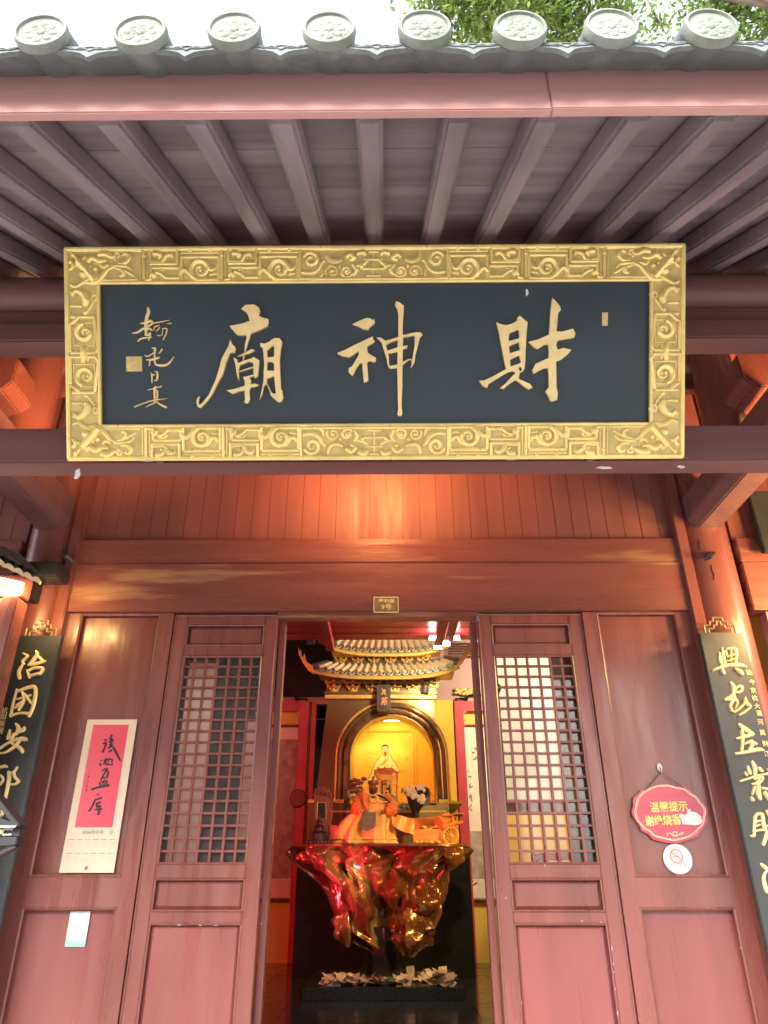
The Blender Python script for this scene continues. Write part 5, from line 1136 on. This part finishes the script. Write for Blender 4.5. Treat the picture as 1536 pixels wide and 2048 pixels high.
# carved armchair ends behind the statue
ac = thing('carved_armchair', tuple(Vector((base.x, YT + .42, zt))), 'blue grey scroll armed chair behind the orange robed statue', 'chair')
mb = MB()
for s_ in ([(960, 380), (900, 345), (800, 335), (735, 350), (718, 400), (745, 455), (810, 440), (860, 470), (920, 430), (955, 385)], ):
    mb.tube([sp(x, y, .33) for x, y in spline([(float(a), float(b)) for a, b in s_], 5)], .013, 8)
mb.build('arm_scroll', 'bluegrey', ac, smooth=True)
mb = MB()
for s_ in ([(1330, 480), (1390, 430), (1440, 440), (1430, 480), (1370, 500), (1390, 560)], [(1420, 570), (1500, 555), (1560, 590), (1620, 560), (1590, 640), (1520, 640), (1460, 600)]):
    mb.tube([sp(x, y, .33) for x, y in spline([(float(a), float(b)) for a, b in s_], 5)], .016, 8)
mb.ball(sp(1600, 590, .33), .035, 10, 7); mb.build('arm_scroll', 'bluegrey', ac, smooth=True)
MB().tube([sp(815, 470, .34), sp(820, 700, .34), Vector((sp(820, 0).x, YT + .34, zt))], .02, 8).tube([sp(1480, 620, .34), Vector((sp(1480, 0).x, YT + .34, zt))], .02, 8).box(sp(800, 0).x, sp(1500, 0).x, YT + .36, YT + .56, zt, zt + .26).build('seat', 'carved', ac)
# brown carving at the left of the niche
bc = sp(845, 215, .75); mb = MB()
for k in range(26): mb.ball(bc + Vector((rnd.gauss(0, .045), rnd.gauss(0, .03), rnd.gauss(0, .045))), rnd.uniform(.02, .034), 7, 5, (1.2, 1, .8))
mb.tube([bc, Vector((bc.x, bc.y, zt + .0))], .02, 6)
tag(mb.build('carved_cluster', 'carved', None, smooth=True, org=(bc.x, bc.y, zt)), 'brown carved wooden cluster at the left foot of the yellow niche', 'carving')
# tablets
def tablet(name, trf, Y, outer, inner, lab, m_out, texts=(), dark='black'):
    f = fs_(Y); cx_ = sum(p[0] for p in trf(outer)) / len(outer)
    t = thing(name, (pt(cx_, 1650, Y).x, Y, zt), lab, 'memorial tablet')
    o = trf(outer); o = [(x, y) for x, y in o]
    MB().prism(o, lambda x, y, h: Vector((f(x, y, h).x, f(x, y, h).y, max(zt, f(x, y, h).z))), -.03, .02).build('frame', m_out, t, bevel=.005)
    MB().prism(trf(inner), f, .0205, .026).build('panel', dark, t)
    mb = MB(); q = trf(inner); q.append(q[0]); mb.tube([f(x, y, .024) for x, y in q], .007, 6); mb.build('inner_rim', 'shrinegold', t)
    mb = MB(); o2 = o + [o[0]]
    mb.tube([Vector((f(x, y, .02).x, f(x, y, .02).y, max(zt + .01, f(x, y, .02).z))) for x, y in o2], .010, 6)
    for x, y in o[1:-1]:
        for k in range(2): mb.ball(f(x + rnd.uniform(-3, 3), y + rnd.uniform(-3, 3), .02), .014, 7, 5)
    ys = [p[1] for p in o]; xs_ = [p[0] for p in o]
    for k in range(9): mb.tube(spline([tuple(f(min(xs_) + 6 + rnd.random() * (max(xs_) - min(xs_) - 12), min(ys) + 3 + rnd.random() * 9, .026)) for _ in range(3)], 4), .007, 5)
    mb.build('carving', m_out if m_out != 'treasure' else 'orange', t, smooth=True)
    for txt, x, y, s_ in texts:
        c = f(x, y, 0); v, fa = text_geo(txt, lambda a, b, h: Vector((c.x + a, c.y - .027 - h, c.z + b)), s_, .003, bold=.002); MB().add(v, fa).build('tablet_character', 'treasure', t)
    return t
tablet('memorial_tablet', cs, 8.12, [(225, 1085), (235, 560), (215, 470), (250, 405), (290, 395), (300, 375), (375, 375), (385, 400), (440, 410), (480, 480), (490, 560), (480, 660), (490, 760), (460, 930), (490, 1020), (480, 1085)], [(270, 580), (400, 580), (400, 830), (262, 830)], 'dark carved rosewood memorial tablet at the left end of the root table', 'carved')
tablet('memorial_tablet', c9, 8.66, [(545, 1720), (545, 1380), (500, 1355), (450, 1295), (455, 1250), (520, 1225), (620, 1210), (730, 1215), (800, 1270), (808, 1340), (790, 1500), (806, 1720)], [(553, 1387), (703, 1387), (706, 1640), (552, 1640)], 'gilded memorial tablet with a black gold lettered panel behind the statue', 'treasure',
       [('奉供', 690 + 627 / 7.68, 1380 + 1440 / 7.68, .062), ('財', 690 + 627 / 7.68, 1380 + 1520 / 7.68, .075), ('神', 690 + 627 / 7.68, 1380 + 1595 / 7.68, .075)])
# little black stupa and red box
a = sp(300, 1100, -.06)
tag(MB().lathe([(.10, 0), (.10, .02), (.075, .035), (.075, .10), (.085, .11), (.05, .125), (.045, .16), (.058, .168), (.03, .18), (.028, .205), (.04, .212), (.018, .225), (.014, .25), (.0001, .285)], (a.x, a.y - .02, zt + .0), 16).build('incense_burner', 'black', smooth=True, org=(a.x, a.y, zt)), 'small black stupa shaped incense burner before the rosewood tablet', 'incense burner')
a, b = sp(445, 1090, .1), sp(585, 925, .1)
tag(MB().box(a.x, b.x, YT - .02, YT + .16, zt, b.z).build('lacquer_box', 'inred', bevel=.01, org=((a.x + b.x) / 2, YT + .07, zt)), 'small red lacquer box between the rosewood tablet and the statue', 'box')
for k in range(7):
    x = sp(150 + 55 * k, 1095).x; tag(MB().lathe([(.018, 0), (.024, .012), (.022, .03), (.026, .032)], (x, 7.92, zt), 10).build('offering_cup', 'black', smooth=True, org=(x, 7.92, zt)), 'tiny black offering cup in the row along the left table edge', 'cup', 'row of offering cups')
# bouquet
cf = crop(780, 1530, 7.68)
def bp_(x, y, dy=0.): return pt(780 + x / 7.68, 1530 + y / 7.68, 8.45) + Vector((0, dy, 0))
bq = thing('bouquet', (bp_(395, 800).x, 8.45, zt), 'bouquet of cream flowers in black wrapping with a white card', 'bouquet')
rings = []
for y, xc, hw, dp in ((815, 395, 50, .05), (720, 395, 52, .05), (660, 400, 75, .07), (560, 415, 130, .10), (450, 425, 170, .12), (380, 430, 185, .13)):
    c = bp_(xc, y); rings.append([Vector((c.x + math.cos(t * .3142) * hw * PXM * 1.03 * (1 + .08 * math.sin(t * 2.2)), c.y + math.sin(t * .3142) * dp, max(zt, c.z + .02 * math.sin(t * 1.9)))) for t in range(20)])
MB().grid(rings, close=True).build('wrapping', 'black', bq, smooth=True)
MB().add([bp_(500, 330, -.05), bp_(560, 340, -.02), bp_(625, 420, .0), bp_(600, 620, -.04), bp_(520, 640, -.10)], [(0, 1, 2, 3, 4)]).add([bp_(230, 340, .06), bp_(400, 345, .08), bp_(390, 480, .02), bp_(250, 460, -.02)], [(0, 1, 2, 3)]).build('paper_flap', 'black', bq)
for x, y in ((265, 395), (335, 365), (285, 455), (345, 450), (400, 440), (350, 510), (395, 490), (450, 500), (490, 500), (485, 575), (500, 400), (440, 545), (310, 420), (370, 400), (500, 545)):
    c = bp_(x, y, -.13 + rnd.uniform(0, .03)); mb = MB()
    for k in range(6):
        t = k * 1.047; mb.ball(c + Vector((math.cos(t) * .016, rnd.uniform(-.006, .006), math.sin(t) * .016)), .015, 6, 4, (1, .6, 1))
    mb.ball(c + Vector((0, -.008, 0)), .012, 6, 4); mb.build('flower', 'flower', bq, smooth=True)
mb = MB()
for k in range(10):
    c = bp_(rnd.uniform(180, 300), rnd.uniform(380, 480), -.08); d = Vector((rnd.gauss(0, .03), rnd.gauss(0, .02), rnd.gauss(0, .03))); mb.add([c - d, c + Vector((.012, 0, .006)), c + d * 1.4, c - Vector((.012, 0, .006))], [(0, 1, 2, 3)])
mb.build('leaves', 'leaf', bq)
MB().prism(cf([(400, 335), (492, 322), (503, 400), (405, 420)]), lambda x, y, h: pt(x, y, 8.45) + Vector((0, -.16 - h, 0)), 0, .002).build('card', 'white', bq)
# treasure chest and cart
def cp(x, y, dy=0.): return pt(780 + x / 7.68, 1530 + y / 7.68, 8.0) + Vector((0, dy, 0))
ch = thing('treasure_chest', (cp(560, 0).x, 8.1, zt), 'open orange treasure chest heaped with gold ingots beside the statue', 'chest')
x0, x1, zt1 = cp(335, 0).x, cp(790, 0).x, cp(0, 985).z
MB().box(x0, x1, 8.0, 8.02, zt, zt1).box(x0, x1, 8.2, 8.22, zt, zt1).box(x0, x0 + .02, 8.0205, 8.1995, zt, zt1).box(x1 - .02, x1, 8.0205, 8.1995, zt, zt1).box(x0 + .021, x1 - .021, 8.021, 8.199, zt, zt + .05).build('box', 'orange', ch)
zl = cp(0, 830).z
MB().hexa([(x0, 8.215, zt1 + .005), (x1, 8.215, zt1 + .005), (x1, 8.235, zt1 + .005), (x0, 8.235, zt1 + .005), (x0 - .01, 8.16, zl), (x1 - .02, 8.16, zl + .02), (x1 - .02, 8.30, zl + .05), (x0 - .01, 8.30, zl + .03)]).build('lid', 'orange', ch, bevel=.01)
for k in range(22):
    MB().ball((rnd.uniform(x0 + .03, x1 - .03), rnd.uniform(8.03, 8.18), zt1 + rnd.uniform(-.02, .03)), .03, 8, 5, (1.2, .8, .6)).build('gold_ingot', 'treasure', ch, smooth=True)
for k in range(9):
    x, y = rnd.uniform(x0 + .02, x1 - .04), rnd.uniform(7.92, 7.98)
    tag(MB().ball((x, y, zt + .018), .022, 8, 5, (1.3, .8, .8)).build('gold_ingot', 'treasure', smooth=True, org=(x, y, zt)), 'gold ingot lying in front of the orange treasure chest', 'ingot', 'gold ingots before the chest')
ct = thing('toy_cart', (cp(920, 0).x, 8.1, zt), 'gilded miniature cart with spoked wheels, canopy and round cask at the right end', 'cart')
wc = cp(930, 1080, -.04); r_ = 110 * PXM; wc.z = zt + r_
for dy in (0, .22):
    c = wc + Vector((0, dy, 0)); wl = MB().tube([c + Vector((math.cos(t * math.pi / 14) * r_, 0, math.sin(t * math.pi / 14) * r_)) for t in range(29)], .011, 6).build('wheel', 'treasure', ct, smooth=True)
    MB().ball(c, .022, 8, 6).build('hub', 'treasure', wl)
    for k in range(12):
        t = k * math.pi / 6; MB().tube([c, c + Vector((math.cos(t) * r_, 0, math.sin(t) * r_))], .005, 5).build('spoke', 'treasure', wl)
MB().lathe([(.0001, 0), (.075, .004), (.085, .06), (.088, .12), (.082, .16)], cp(740, 905, .0), 6, (.75, .6, .25)).build('cask', 'orange', ct)
mb = MB(); mb.hexa([cp(800, 1000), cp(1040, 960), cp(1040, 960, .2), cp(800, 1000, .2), cp(800, 940), cp(1120, 860), cp(1120, 860, .2), cp(800, 940, .2)]); mb.tube([cp(820, 960, -.02), cp(960, 900, -.02), cp(1120, 880, -.02)], .018, 8); mb.build('cart_bed', 'orange', ct, bevel=.004)
mb = MB().grid([[cp(780 + 360 * u / 8, 745 + 18 * math.sin(u * .8) + (30 if v in (0, 4) else 0) - 8 * (u > 6), -.04 + .07 * v) for u in range(9)] for v in range(5)]); mb.build('canopy', 'orange', ct, smooth=True)
mb = MB()
for x, dy in ((810, -.02), (810, .2), (960, -.02), (1030, .2)): mb.tube([cp(x, 770, dy), cp(x + 10, 960, dy)], .009, 6)
mb.build('canopy_post', 'orange', ct)
for x, y in ((850, 850), (900, 880), (950, 830), (1000, 850), (880, 820), (930, 860)): MB().ball(cp(x, y + 30, .05), .035, 8, 6, (1.2, 1, .8)).build('load', 'treasure', ct, smooth=True)

# ------------------------------------------------------------------ back wall hangings
YW = 11.03
def wl_(x, y, h=0.): return pt(x, y, YW) + Vector((0, -h, 0))
def hang_scroll(x0, x1, z0, z1, label, zg, strokes=None, mt='scrollpaper'):
    t = thing('hanging_scroll', ((x0 + x1) / 2, YW - .02, z0), label, 'scroll')
    MB().box(x0, x1, YW - .02, YW - .015, z0, z1).build('paper', mt, t)
    if zg: MB().box(x0 + .05, x1 - .002, YW - .0225, YW - .0203, zg[0], zg[1]).build('printed_field', 'scrollgrey', t)
    for zz in (z0, z1): MB().tube([(x0 - .03, YW - .025, zz), (x1 + .03, YW - .025, zz)], .02, 8).build('roller', 'carved', t)
    for i, s_ in enumerate(strokes or []): ribbon(MB(), s_, lambda x, y, h: wl_(x, y, .022 + h), .001 + .0002 * i).build('brush_stroke', 'inkbrown', t)
    return t
ctr = crop(780, 1530, 7.68)
stks = [ctr(s_) for s_ in ([(1180, 90, 10), (1200, 110, 12)], [(1190, 180, 10), (1250, 190, 14)], [(1230, 170, 10), (1240, 200, 10)], [(1210, 300, 12), (1230, 340, 14), (1265, 325, 8)], [(1235, 280, 10), (1225, 330, 10)], [(1205, 350, 8), (1250, 345, 12), (1270, 330, 8)], [(1230, 440, 12), (1240, 450, 10)], [(1210, 480, 8), (1260, 465, 12)], [(1235, 470, 10), (1225, 530, 10)], [(1250, 480, 10), (1258, 570, 12)], [(1210, 510, 8), (1225, 500, 8)],
                           [(1235, 605, 10), (1245, 620, 12)], [(1220, 640, 10), (1255, 630, 10)], [(1225, 640, 10), (1200, 700, 12)], [(1240, 660, 10), (1245, 700, 12), (1270, 690, 8)])]
stks += [[(x, y, 2), (x + 5, y + rnd.uniform(-3, 3), 2.4)] for x, y in ((948, 1497), (944, 1506), (950, 1515), (946, 1518), (952, 1500), (942, 1762), (946, 1770), (940, 1778), (950, 1766))]
sx0 = wl_(926, 1600).x
hang_scroll(sx0, sx0 + .62, wl_(940, 1799).z, wl_(925, 1452).z, 'tall paper scroll with brown brush writing on the yellow wall right of the altar', (wl_(0, 1757).z, wl_(0, 1663).z), stks)
hang_scroll(-sx0 - .72, -sx0 - .08, wl_(940, 1799).z, wl_(925, 1452).z, 'tall paper scroll on the wall left of the altar under red light', (wl_(0, 1757).z, wl_(0, 1480).z), None)
YW = 10.95
hang_scroll(1.80, 3.0, 2.5, 4.85, 'wide white lit paper panel on the back wall behind the right lattice', None, None, 'white')
hang_scroll(-3.0, -2.55, 1.2, 4.55, 'narrow pale scroll on the back wall behind the left lattice', None, None, 'white')  # added pale panels imitate reflections in the left lattice glass
hang_scroll(-2.05, -1.85, 2.0, 3.7, 'short pale scroll nearer the altar behind the left lattice', None, None, 'white')  # second stand-in for the lattice glass reflection
YW = 11.03
# black fret brackets holding carved gold panels
for sg in (1, -1):
    t = thing('fret_bracket', (sg * 1.5, YW - .03, 3.0), 'black fret bracket with gilded carved panel on the %s of the altar' % ('right' if sg > 0 else 'left'), 'bracket')
    def B(x, y, h=.03):
        p = wl_(x, y, h); return Vector((sg * p.x if sg < 0 else p.x, p.y, p.z))
    L = [(912, 1470), (912, 1398), (934, 1398), (934, 1404), (928, 1404)]; L2 = [(934, 1398), (936, 1391), (962, 1391)]; L3 = [(912, 1445), (919, 1445), (919, 1440)]
    mb = MB()
    for l in (L, L2, L3): mb.tube([B(*p) for p in l], .02, 4)
    mb.build('fret', 'black', t)
    mb = MB()
    for k in range(40): mb.ball(B(rnd.uniform(911, 955), rnd.uniform(1379, 1390)), .03, 6, 4, (1.2, .5, .8))
    mb.build('carved_panel', 'shrinegold', t, smooth=True); mb = MB()
    for k in range(30): mb.ball(B(rnd.uniform(916, 930), rnd.uniform(1405, 1440)), .026, 6, 4, (.9, .5, 1.1))
    mb.build('carved_panel', 'shrinegold', t, smooth=True)
a = wl_(597, 1598)  # plain dark disc set against the wall
tag(MB().lathe([(.0001, -.05), (.11, -.05), (.125, -.03), (.125, .03)], (a.x, YW - .06, a.z), 20, (0, 1, 0)).build('dark_disc', 'carved', smooth=True, org=(a.x, YW - .05, a.z)), 'dark round wooden disc hung on the red lit wall left of the altar', 'disc')
# furniture glimpsed through the right lattice
sd = thing('side_table', (2.5, 10.2, FZ), 'red side table against the back wall behind the right lattice', 'table')
MB().box(2.0, 3.1, 9.9, 10.6, 1.75, 1.82).build('table_top', 'inred', sd)
for x in (2.05, 3.05):
    for y in (9.95, 10.55): MB().box(x - .04, x + .04, y - .04, y + .04, FZ, 1.75).build('leg', 'inred', sd)
dk = thing('tall_cabinet', (2.3, 7.4, FZ), 'tall black cabinet standing inside behind the right lattice', 'cabinet')
MB().box(1.85, 2.4, 7.2, 7.7, FZ, 4.3).build('cabinet_body', 'black', dk, bevel=.01); MB().box(1.87, 2.38, 7.17, 7.199, 2.2, 4.2).build('door', 'carved', dk, bevel=.006)
# ================================================================== LEFT AND RIGHT EDGE OF THE PORCH
# tiled notice canopy with a lit tube at the left edge
kz = thing('notice_canopy', tuple(pt(20, 1160, 3.9)), 'small grey tiled canopy with black ledge mounted beside the left column', 'canopy')
E0, E1 = pt(-150, 1052, 3.5), pt(82, 1163, 4.05)
T0, T1 = pt(-150, 1030, 3.75), pt(40, 1122, 4.28)
nn = 66; P = []
for s_ in range(5):
    P.append([(E0 + (E1 - E0) * (i / nn)).lerp(T0 + (T1 - T0) * (i / nn), s_ / 4) + Vector((0, 0, .018 * abs(math.sin(i / nn * math.pi * 12)))) for i in range(nn + 1)])
MB().grid(P).grid([[p + Vector((0, .02, .03)) for p in r] for r in P][::-1]).build('tiles', 'tile', kz, smooth=True)
MB().grid([[p + Vector((0, -.002, -.001)) for p in P[0]], [p + Vector((0, -.012, -.024 - .012 * abs(math.sin(i / nn * math.pi * 12)))) for i, p in enumerate(P[0])]]).grid([[p + Vector((0, .01, -.001)) for p in P[0]], [p + Vector((0, .0, -.02)) for p in P[0]]]).build('lit_tile_edge', 'shrinetile', kz)  # cream edge paints the lamplight on the lip of the grey tiles
a, b = pt(34, 1164, 4.22), pt(124, 1124, 4.22)
MB().box(a.x, b.x, 4.20, 4.36, a.z + .03, b.z).build('ledge', 'black', kz, bevel=.01)
a, b = pt(55, 1200, 4.3), pt(76, 1160, 4.3); MB().box(a.x, b.x, 4.28, 4.40, a.z, b.z).build('ledge_bracket', 'black', kz)
a, b = pt(-200, 1192, 4.05), pt(52, 1150, 4.05); MB().box(a.x, b.x, 4.05, 4.16, a.z, b.z).build('header', 'lacquer', kz, bevel=.006)
tl = thing('tube_lamp', tuple(pt(20, 1164, 3.95)), 'glowing warm tube lamp under the tiled canopy at the left edge', 'lamp')
MB().tube([pt(-120, 1132, 3.75), pt(46, 1170, 3.99)], .013, 10).build('tube', 'lamp', tl, smooth=True)
MB().tube([pt(-120, 1128, 3.77), pt(50, 1167, 4.01)], .009, 6).build('holder', 'metal', tl)
# leaning red frame of the notice case
a = pt(5, 1195, 4.02)
cs_ = thing('notice_case', (a.x, 4.1, .5), 'red wooden notice case under the tiled canopy at the left edge', 'notice case')
x1 = pt(35, 1196, 4.02).x
MB().box(x1 - .10, x1, 4.02, 4.16, .5, pt(0, 1192, 4.02).z).build('post', 'lacquer', cs_, bevel=.008)
MB().box(x1 - 1.3, x1 - .101, 4.06, 4.12, 1.1, pt(0, 1192, 4.02).z).build('board', 'panelred', cs_)
# black gabled stand at the lower left edge
bs = thing('gabled_stand', tuple(Vector((pt(0, 1660, 3.3).x - .2, 3.35, .5))), 'black gabled stand with beaded rail cut by the left frame edge', 'stand')
YG = 3.3
g = lambda x, y, h=0.: pt(x, y, YG) + Vector((0, -h, 0))
MB().prism([(-150, 1420), (-150, 1406), (46, 1652), (33, 1652)], g, -.06, .03).build('gable_bar', 'black', bs, bevel=.004)
MB().prism([(-160, 1632), (-2, 1634), (44, 1650), (40, 1657), (-160, 1648)], g, -.06, .03).build('rail', 'black', bs, bevel=.003)
MB().prism([(-160, 1648.5), (41, 1652), (36, 1657), (-160, 1656)], g, -.02, .035).build('rail_lip', 'metal', bs)
MB().prism([(-160, 1658), (40, 1658), (38, 1672), (-160, 1674)], g, -.05, .0).build('bead_rail', 'black', bs)
mb = MB()
for i in range(4):
    mb.ball(g(11 + i * 4.6, 1658.5, .004), .005, 6, 4); mb.ball(g(8 + i * 4.6, 1669.5, .004), .005, 6, 4)
mb.ball(g(27, 1678, .004), .006, 6, 4); mb.build('bead', 'white', bs)
mb = MB(); mb.ball(g(4, 1663, .005), .012, 8, 6); mb.build('boss', 'goldletter', bs)
MB().prism([(-160, 1674), (37, 1674), (34, 1690), (20, 1692), (-160, 1695)], g, -.06, .01).build('lower_rail', 'black', bs, bevel=.003)
MB().prism([(-160, 1790), (-160, 1775), (22, 1692), (32, 1692), (32, 1694)], g, -.05, .0).build('brace', 'black', bs)
MB().box(g(-160, 0).x, g(-130, 0).x, YG, YG + .05, .5, g(0, 1640).z).build('leg', 'black', bs)
# black panel standing in for the shade high at the right edge
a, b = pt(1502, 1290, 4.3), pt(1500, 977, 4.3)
db = thing('shade_panel', (a.x + .3, 4.36, a.z), 'tall dark board beside the right column cut by the frame edge', 'board')
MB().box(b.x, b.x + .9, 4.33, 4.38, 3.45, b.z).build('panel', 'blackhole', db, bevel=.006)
# ================================================================== LAMPS
def spot_fix(loc, aim, lab, e, col, size=R(100), rad=.05, kind='SPOT', grp=None):
    t = thing('spotlight', loc, lab, 'lamp', grp); d = (Vector(aim) - Vector(loc)).normalized()
    MB().lathe([(.025, -.10), (.045, -.09), (.05, 0), (.045, .002)], loc, 14, d).build('housing', 'metal', t, smooth=True)
    MB().lathe([(.042, -.012), (.0001, -.012)], loc, 14, d).build('lens', 'lamp', t)
    l = light('lamp', kind, Vector(loc) + d * .02, e, col, t, shadow_soft_size=rad, **({'spot_size': size, 'spot_blend': .9, 'aim': aim} if kind == 'SPOT' else {}))
    return t
WARM = (1, .50, .17); AMB = (1, .62, .22)
spot_fix((0, 3.40, 4.42), (-.02, 4.49, 4.45), 'spotlight under the inner purlin behind the name board', 56, (1, .38, .12), R(130), .30)
spot_fix((-1.55, 3.06, 3.50), (-1.9, 3.7, 4.5), 'spotlight on the porch beam behind the left end of the name board', 38, WARM, R(100))
spot_fix((2.75, 3.1, 3.45), (2.5, 3.9, 4.6), 'spotlight on the porch beam right of the name board', 60, WARM, R(110))
light('tube_light', 'AREA', pt(44, 1174, 4.02), 2.0, AMB, tl, shape='RECTANGLE', size=.5, size_y=.06, aim=Vector((-2.2, 4.42, 2.9)))
rl = thing('tube_lamp', (3.2, 3.8, 3.12), 'warm tube lamp mounted right of the right column', 'lamp')
MB().tube([(2.95, 3.82, 3.12), (3.6, 3.6, 3.12)], .013, 10).build('tube', 'lamp', rl, smooth=True)
MB().tube([(2.95, 3.84, 3.135), (3.6, 3.62, 3.135)], .012, 6).build('holder', 'metal', rl)
light('tube_light', 'AREA', (3.0, 3.78, 3.1), 14, AMB, rl, shape='RECTANGLE', size=.7, size_y=.03, aim=Vector((2.35, 4.4, 2.85)))
# inside
GOLD = (1, .66, .22)
nl = thing('niche_lamp', tuple(pt(784, 1445, YS + .35)), 'hidden warm lamp in the crown of the arched niche', 'lamp')
MB().tube([pt(760, 1440, YS + .34), pt(808, 1440, YS + .34)], .015, 8).build('tube', 'lamp', nl)
light('niche_light', 'AREA', pt(784, 1446, YS + .36), .85, (1, .76, .28), nl, shape='RECTANGLE', size=.7, size_y=.1, aim=pt(784, 1580, YB2))
p = pt(850, 1384, YS - .16)
t = spot_fix(tuple(p), tuple(p + Vector((-.1, .2, -.5))), 'bright lamp under the right bracket of the pavilion shrine', 2.6, GOLD, R(150), .03)
# white tipped ceiling lamps
for i, (x, y) in enumerate(((866, 1274), (876, 1292), (893, 1285), (913, 1274), (652, 1281), (620, 1280))):
    p = pt(x, y, 7.32); t = thing('ceiling_lamp', tuple(p), 'small white lamp at a red ceiling batten end %s' % ('right of the pavilion roof' if x > 800 else 'left of the pavilion roof'), 'lamp', 'white lamps on the right battens' if x > 800 else 'white lamps on the left battens')
    lit = x > 800
    MB().box(p.x - .03, p.x + .03, 7.31, 7.37, p.z - .014, p.z + .014).build('lens', 'lampw' if lit else 'metal', t, bevel=.004); MB().box(p.x - .045, p.x + .045, 7.372, 7.42, p.z - .022, p.z + .03).build('housing', 'metal', t)
light('ceiling_light', 'SPOT', pt(885, 1284, 7.6), 46, (1, .80, .50), None, spot_size=R(66), spot_blend=.6, shadow_soft_size=.12, aim=pt(790, 1320, 9.0))
p = Vector((3.35, 8.75, 3.9)); t = spot_fix(tuple(p), (.8, 9.2, 2.3), 'warm floodlight high on the right inside the hall', 42, (1, .72, .36), R(120), .12)
p = Vector((2.75, 8.4, 5.0)); t = spot_fix(tuple(p), (2.35, 11, 3.7), 'white floodlight aimed at the lit paper panel', 150, (1, .88, .66), R(95), .12)
p = Vector((-1.8, 6.5, 1.15)); t = spot_fix(tuple(p), (-.25, 8.0, 1.62), 'red floodlight on the left inside the hall', 210, (1, .05, .13), R(27), .32)
p = Vector((-2.4, 6.4, 3.6)); t = spot_fix(tuple(p), (-1.7, 11, 1.3), 'red floodlight aimed at the wall left of the altar', 60, (1, .10, .10), R(110), .1)
p = Vector((-2.9, 8.4, 5.0)); t = spot_fix(tuple(p), (-2.7, 11, 3.3), 'white floodlight aimed at the scrolls behind the left lattice', 30, (1, .9, .75), R(48), .12)  # unseen lamp put in to brighten the reflection panels
p = Vector((.95, 6.0, 2.9)); t = spot_fix(tuple(p), (.15, 8.1, 1.6), 'amber spotlight aimed at the seated statue', 26, (1, .70, .28), R(70), .06)
p = Vector((1.92, 6.6, 2.2)); t = spot_fix(tuple(p), (.5, 8.0, 1.45), 'amber spotlight aimed at the right half of the root table', 52, (1, .58, .16), R(44), .16)
p = Vector((1.1, 6.6, 4.0)); t = spot_fix(tuple(p), (.3, 7.0, 4.2), 'lamp lighting the red cross beams', 34, (1, .55, .4), R(150), .2)

# ================================================================== TREE
def tree(bx, by, crowns, label, seed, nleaf):
    rd = random.Random(seed)
    t = thing('tree', (bx, by, 0), label, 'tree')
    tr = MB(); top = Vector((bx - .4, by, 9.0))
    tr.tube([(bx, by, 0), (bx + .05, by, 2), (bx - .1, by, 5), (bx - .3, by, 7.5), tuple(top)], [.30, .25, .20, .15, .10], 10)
    lf = MB()
    for c, r_, k in crowns:
        c = Vector(c); m = (top + c) / 2 + Vector((0, 0, .6))
        tr.tube([top - Vector((0, 0, .4)), top + Vector((-.4, 0, 3.5)), c + Vector((.5, .8, 4.0)), c + Vector((.1, .3, 1.6)), c], [.07, .04, .03, .018, .01], 7)
        tips = []
        for i in range(max(6, int(k / 16))):
            d = Vector((rd.gauss(0, 1), rd.gauss(0, 1), rd.gauss(0, 1))).normalized() * r_ * rd.random() ** .45
            d.z *= .8; e = c + d; tips.append(e)
            if i < 30: tr.tube([c + d * .1, c + d * .6 + Vector((0, 0, .05)), e], [.018, .011, .004], 4, cap=False)
        for i in range(k):
            e = rd.choice(tips); p = e + Vector((rd.gauss(0, .16), rd.gauss(0, .16), rd.gauss(0, .14)))
            a = Vector((rd.gauss(0, 1), rd.gauss(0, 1), rd.gauss(-.5, .6))).normalized(); b = a.cross(Vector((rd.gauss(0, 1), rd.gauss(0, 1), rd.gauss(0, 1)))).normalized()
            l, w = rd.uniform(.09, .15), rd.uniform(.018, .03); n_ = a.cross(b)
            lf.add([p, p + a * l * .5 + b * w, p + a * l, p + a * l * .5 - b * w], [(0, 1, 2), (0, 2, 3)])
    tr.build('trunk', 'bark', t, smooth=True)
    o = lf.build('crown', 'leaf', t); return t
def cw(x, y, Y, r_, k): return (tuple(pt(x, y, Y)), r_, k)
tree(8.2, 6.0, [cw(900, 5, 5.6, .62, 620), cw(985, -15, 5.5, .75, 1500), cw(1080, 0, 5.8, .8, 1700), cw(1180, -10, 5.6, .8, 1500), cw(1235, 20, 5.9, .4, 300), cw(1130, 45, 6.1, .55, 600), cw(960, 55, 6.0, .45, 420), cw(860, -20, 5.5, .5, 300), cw(1060, -180, 5.2, 1.2, 1500)],
     'tall leafy tree overhanging the roof right of centre', 3, 0)
tree(10.5, 7.5, [cw(1480, 0, 6.6, .8, 1300), cw(1550, 40, 6.8, 1.0, 1600), cw(1440, 40, 6.9, .5, 480), cw(1318, 45, 6.9, .30, 170), cw(1420, -40, 6.6, .6, 500), cw(1600, -120, 6.4, 1.2, 900)],
     'bright green leafy tree over the top right corner of the roof', 5, 0)
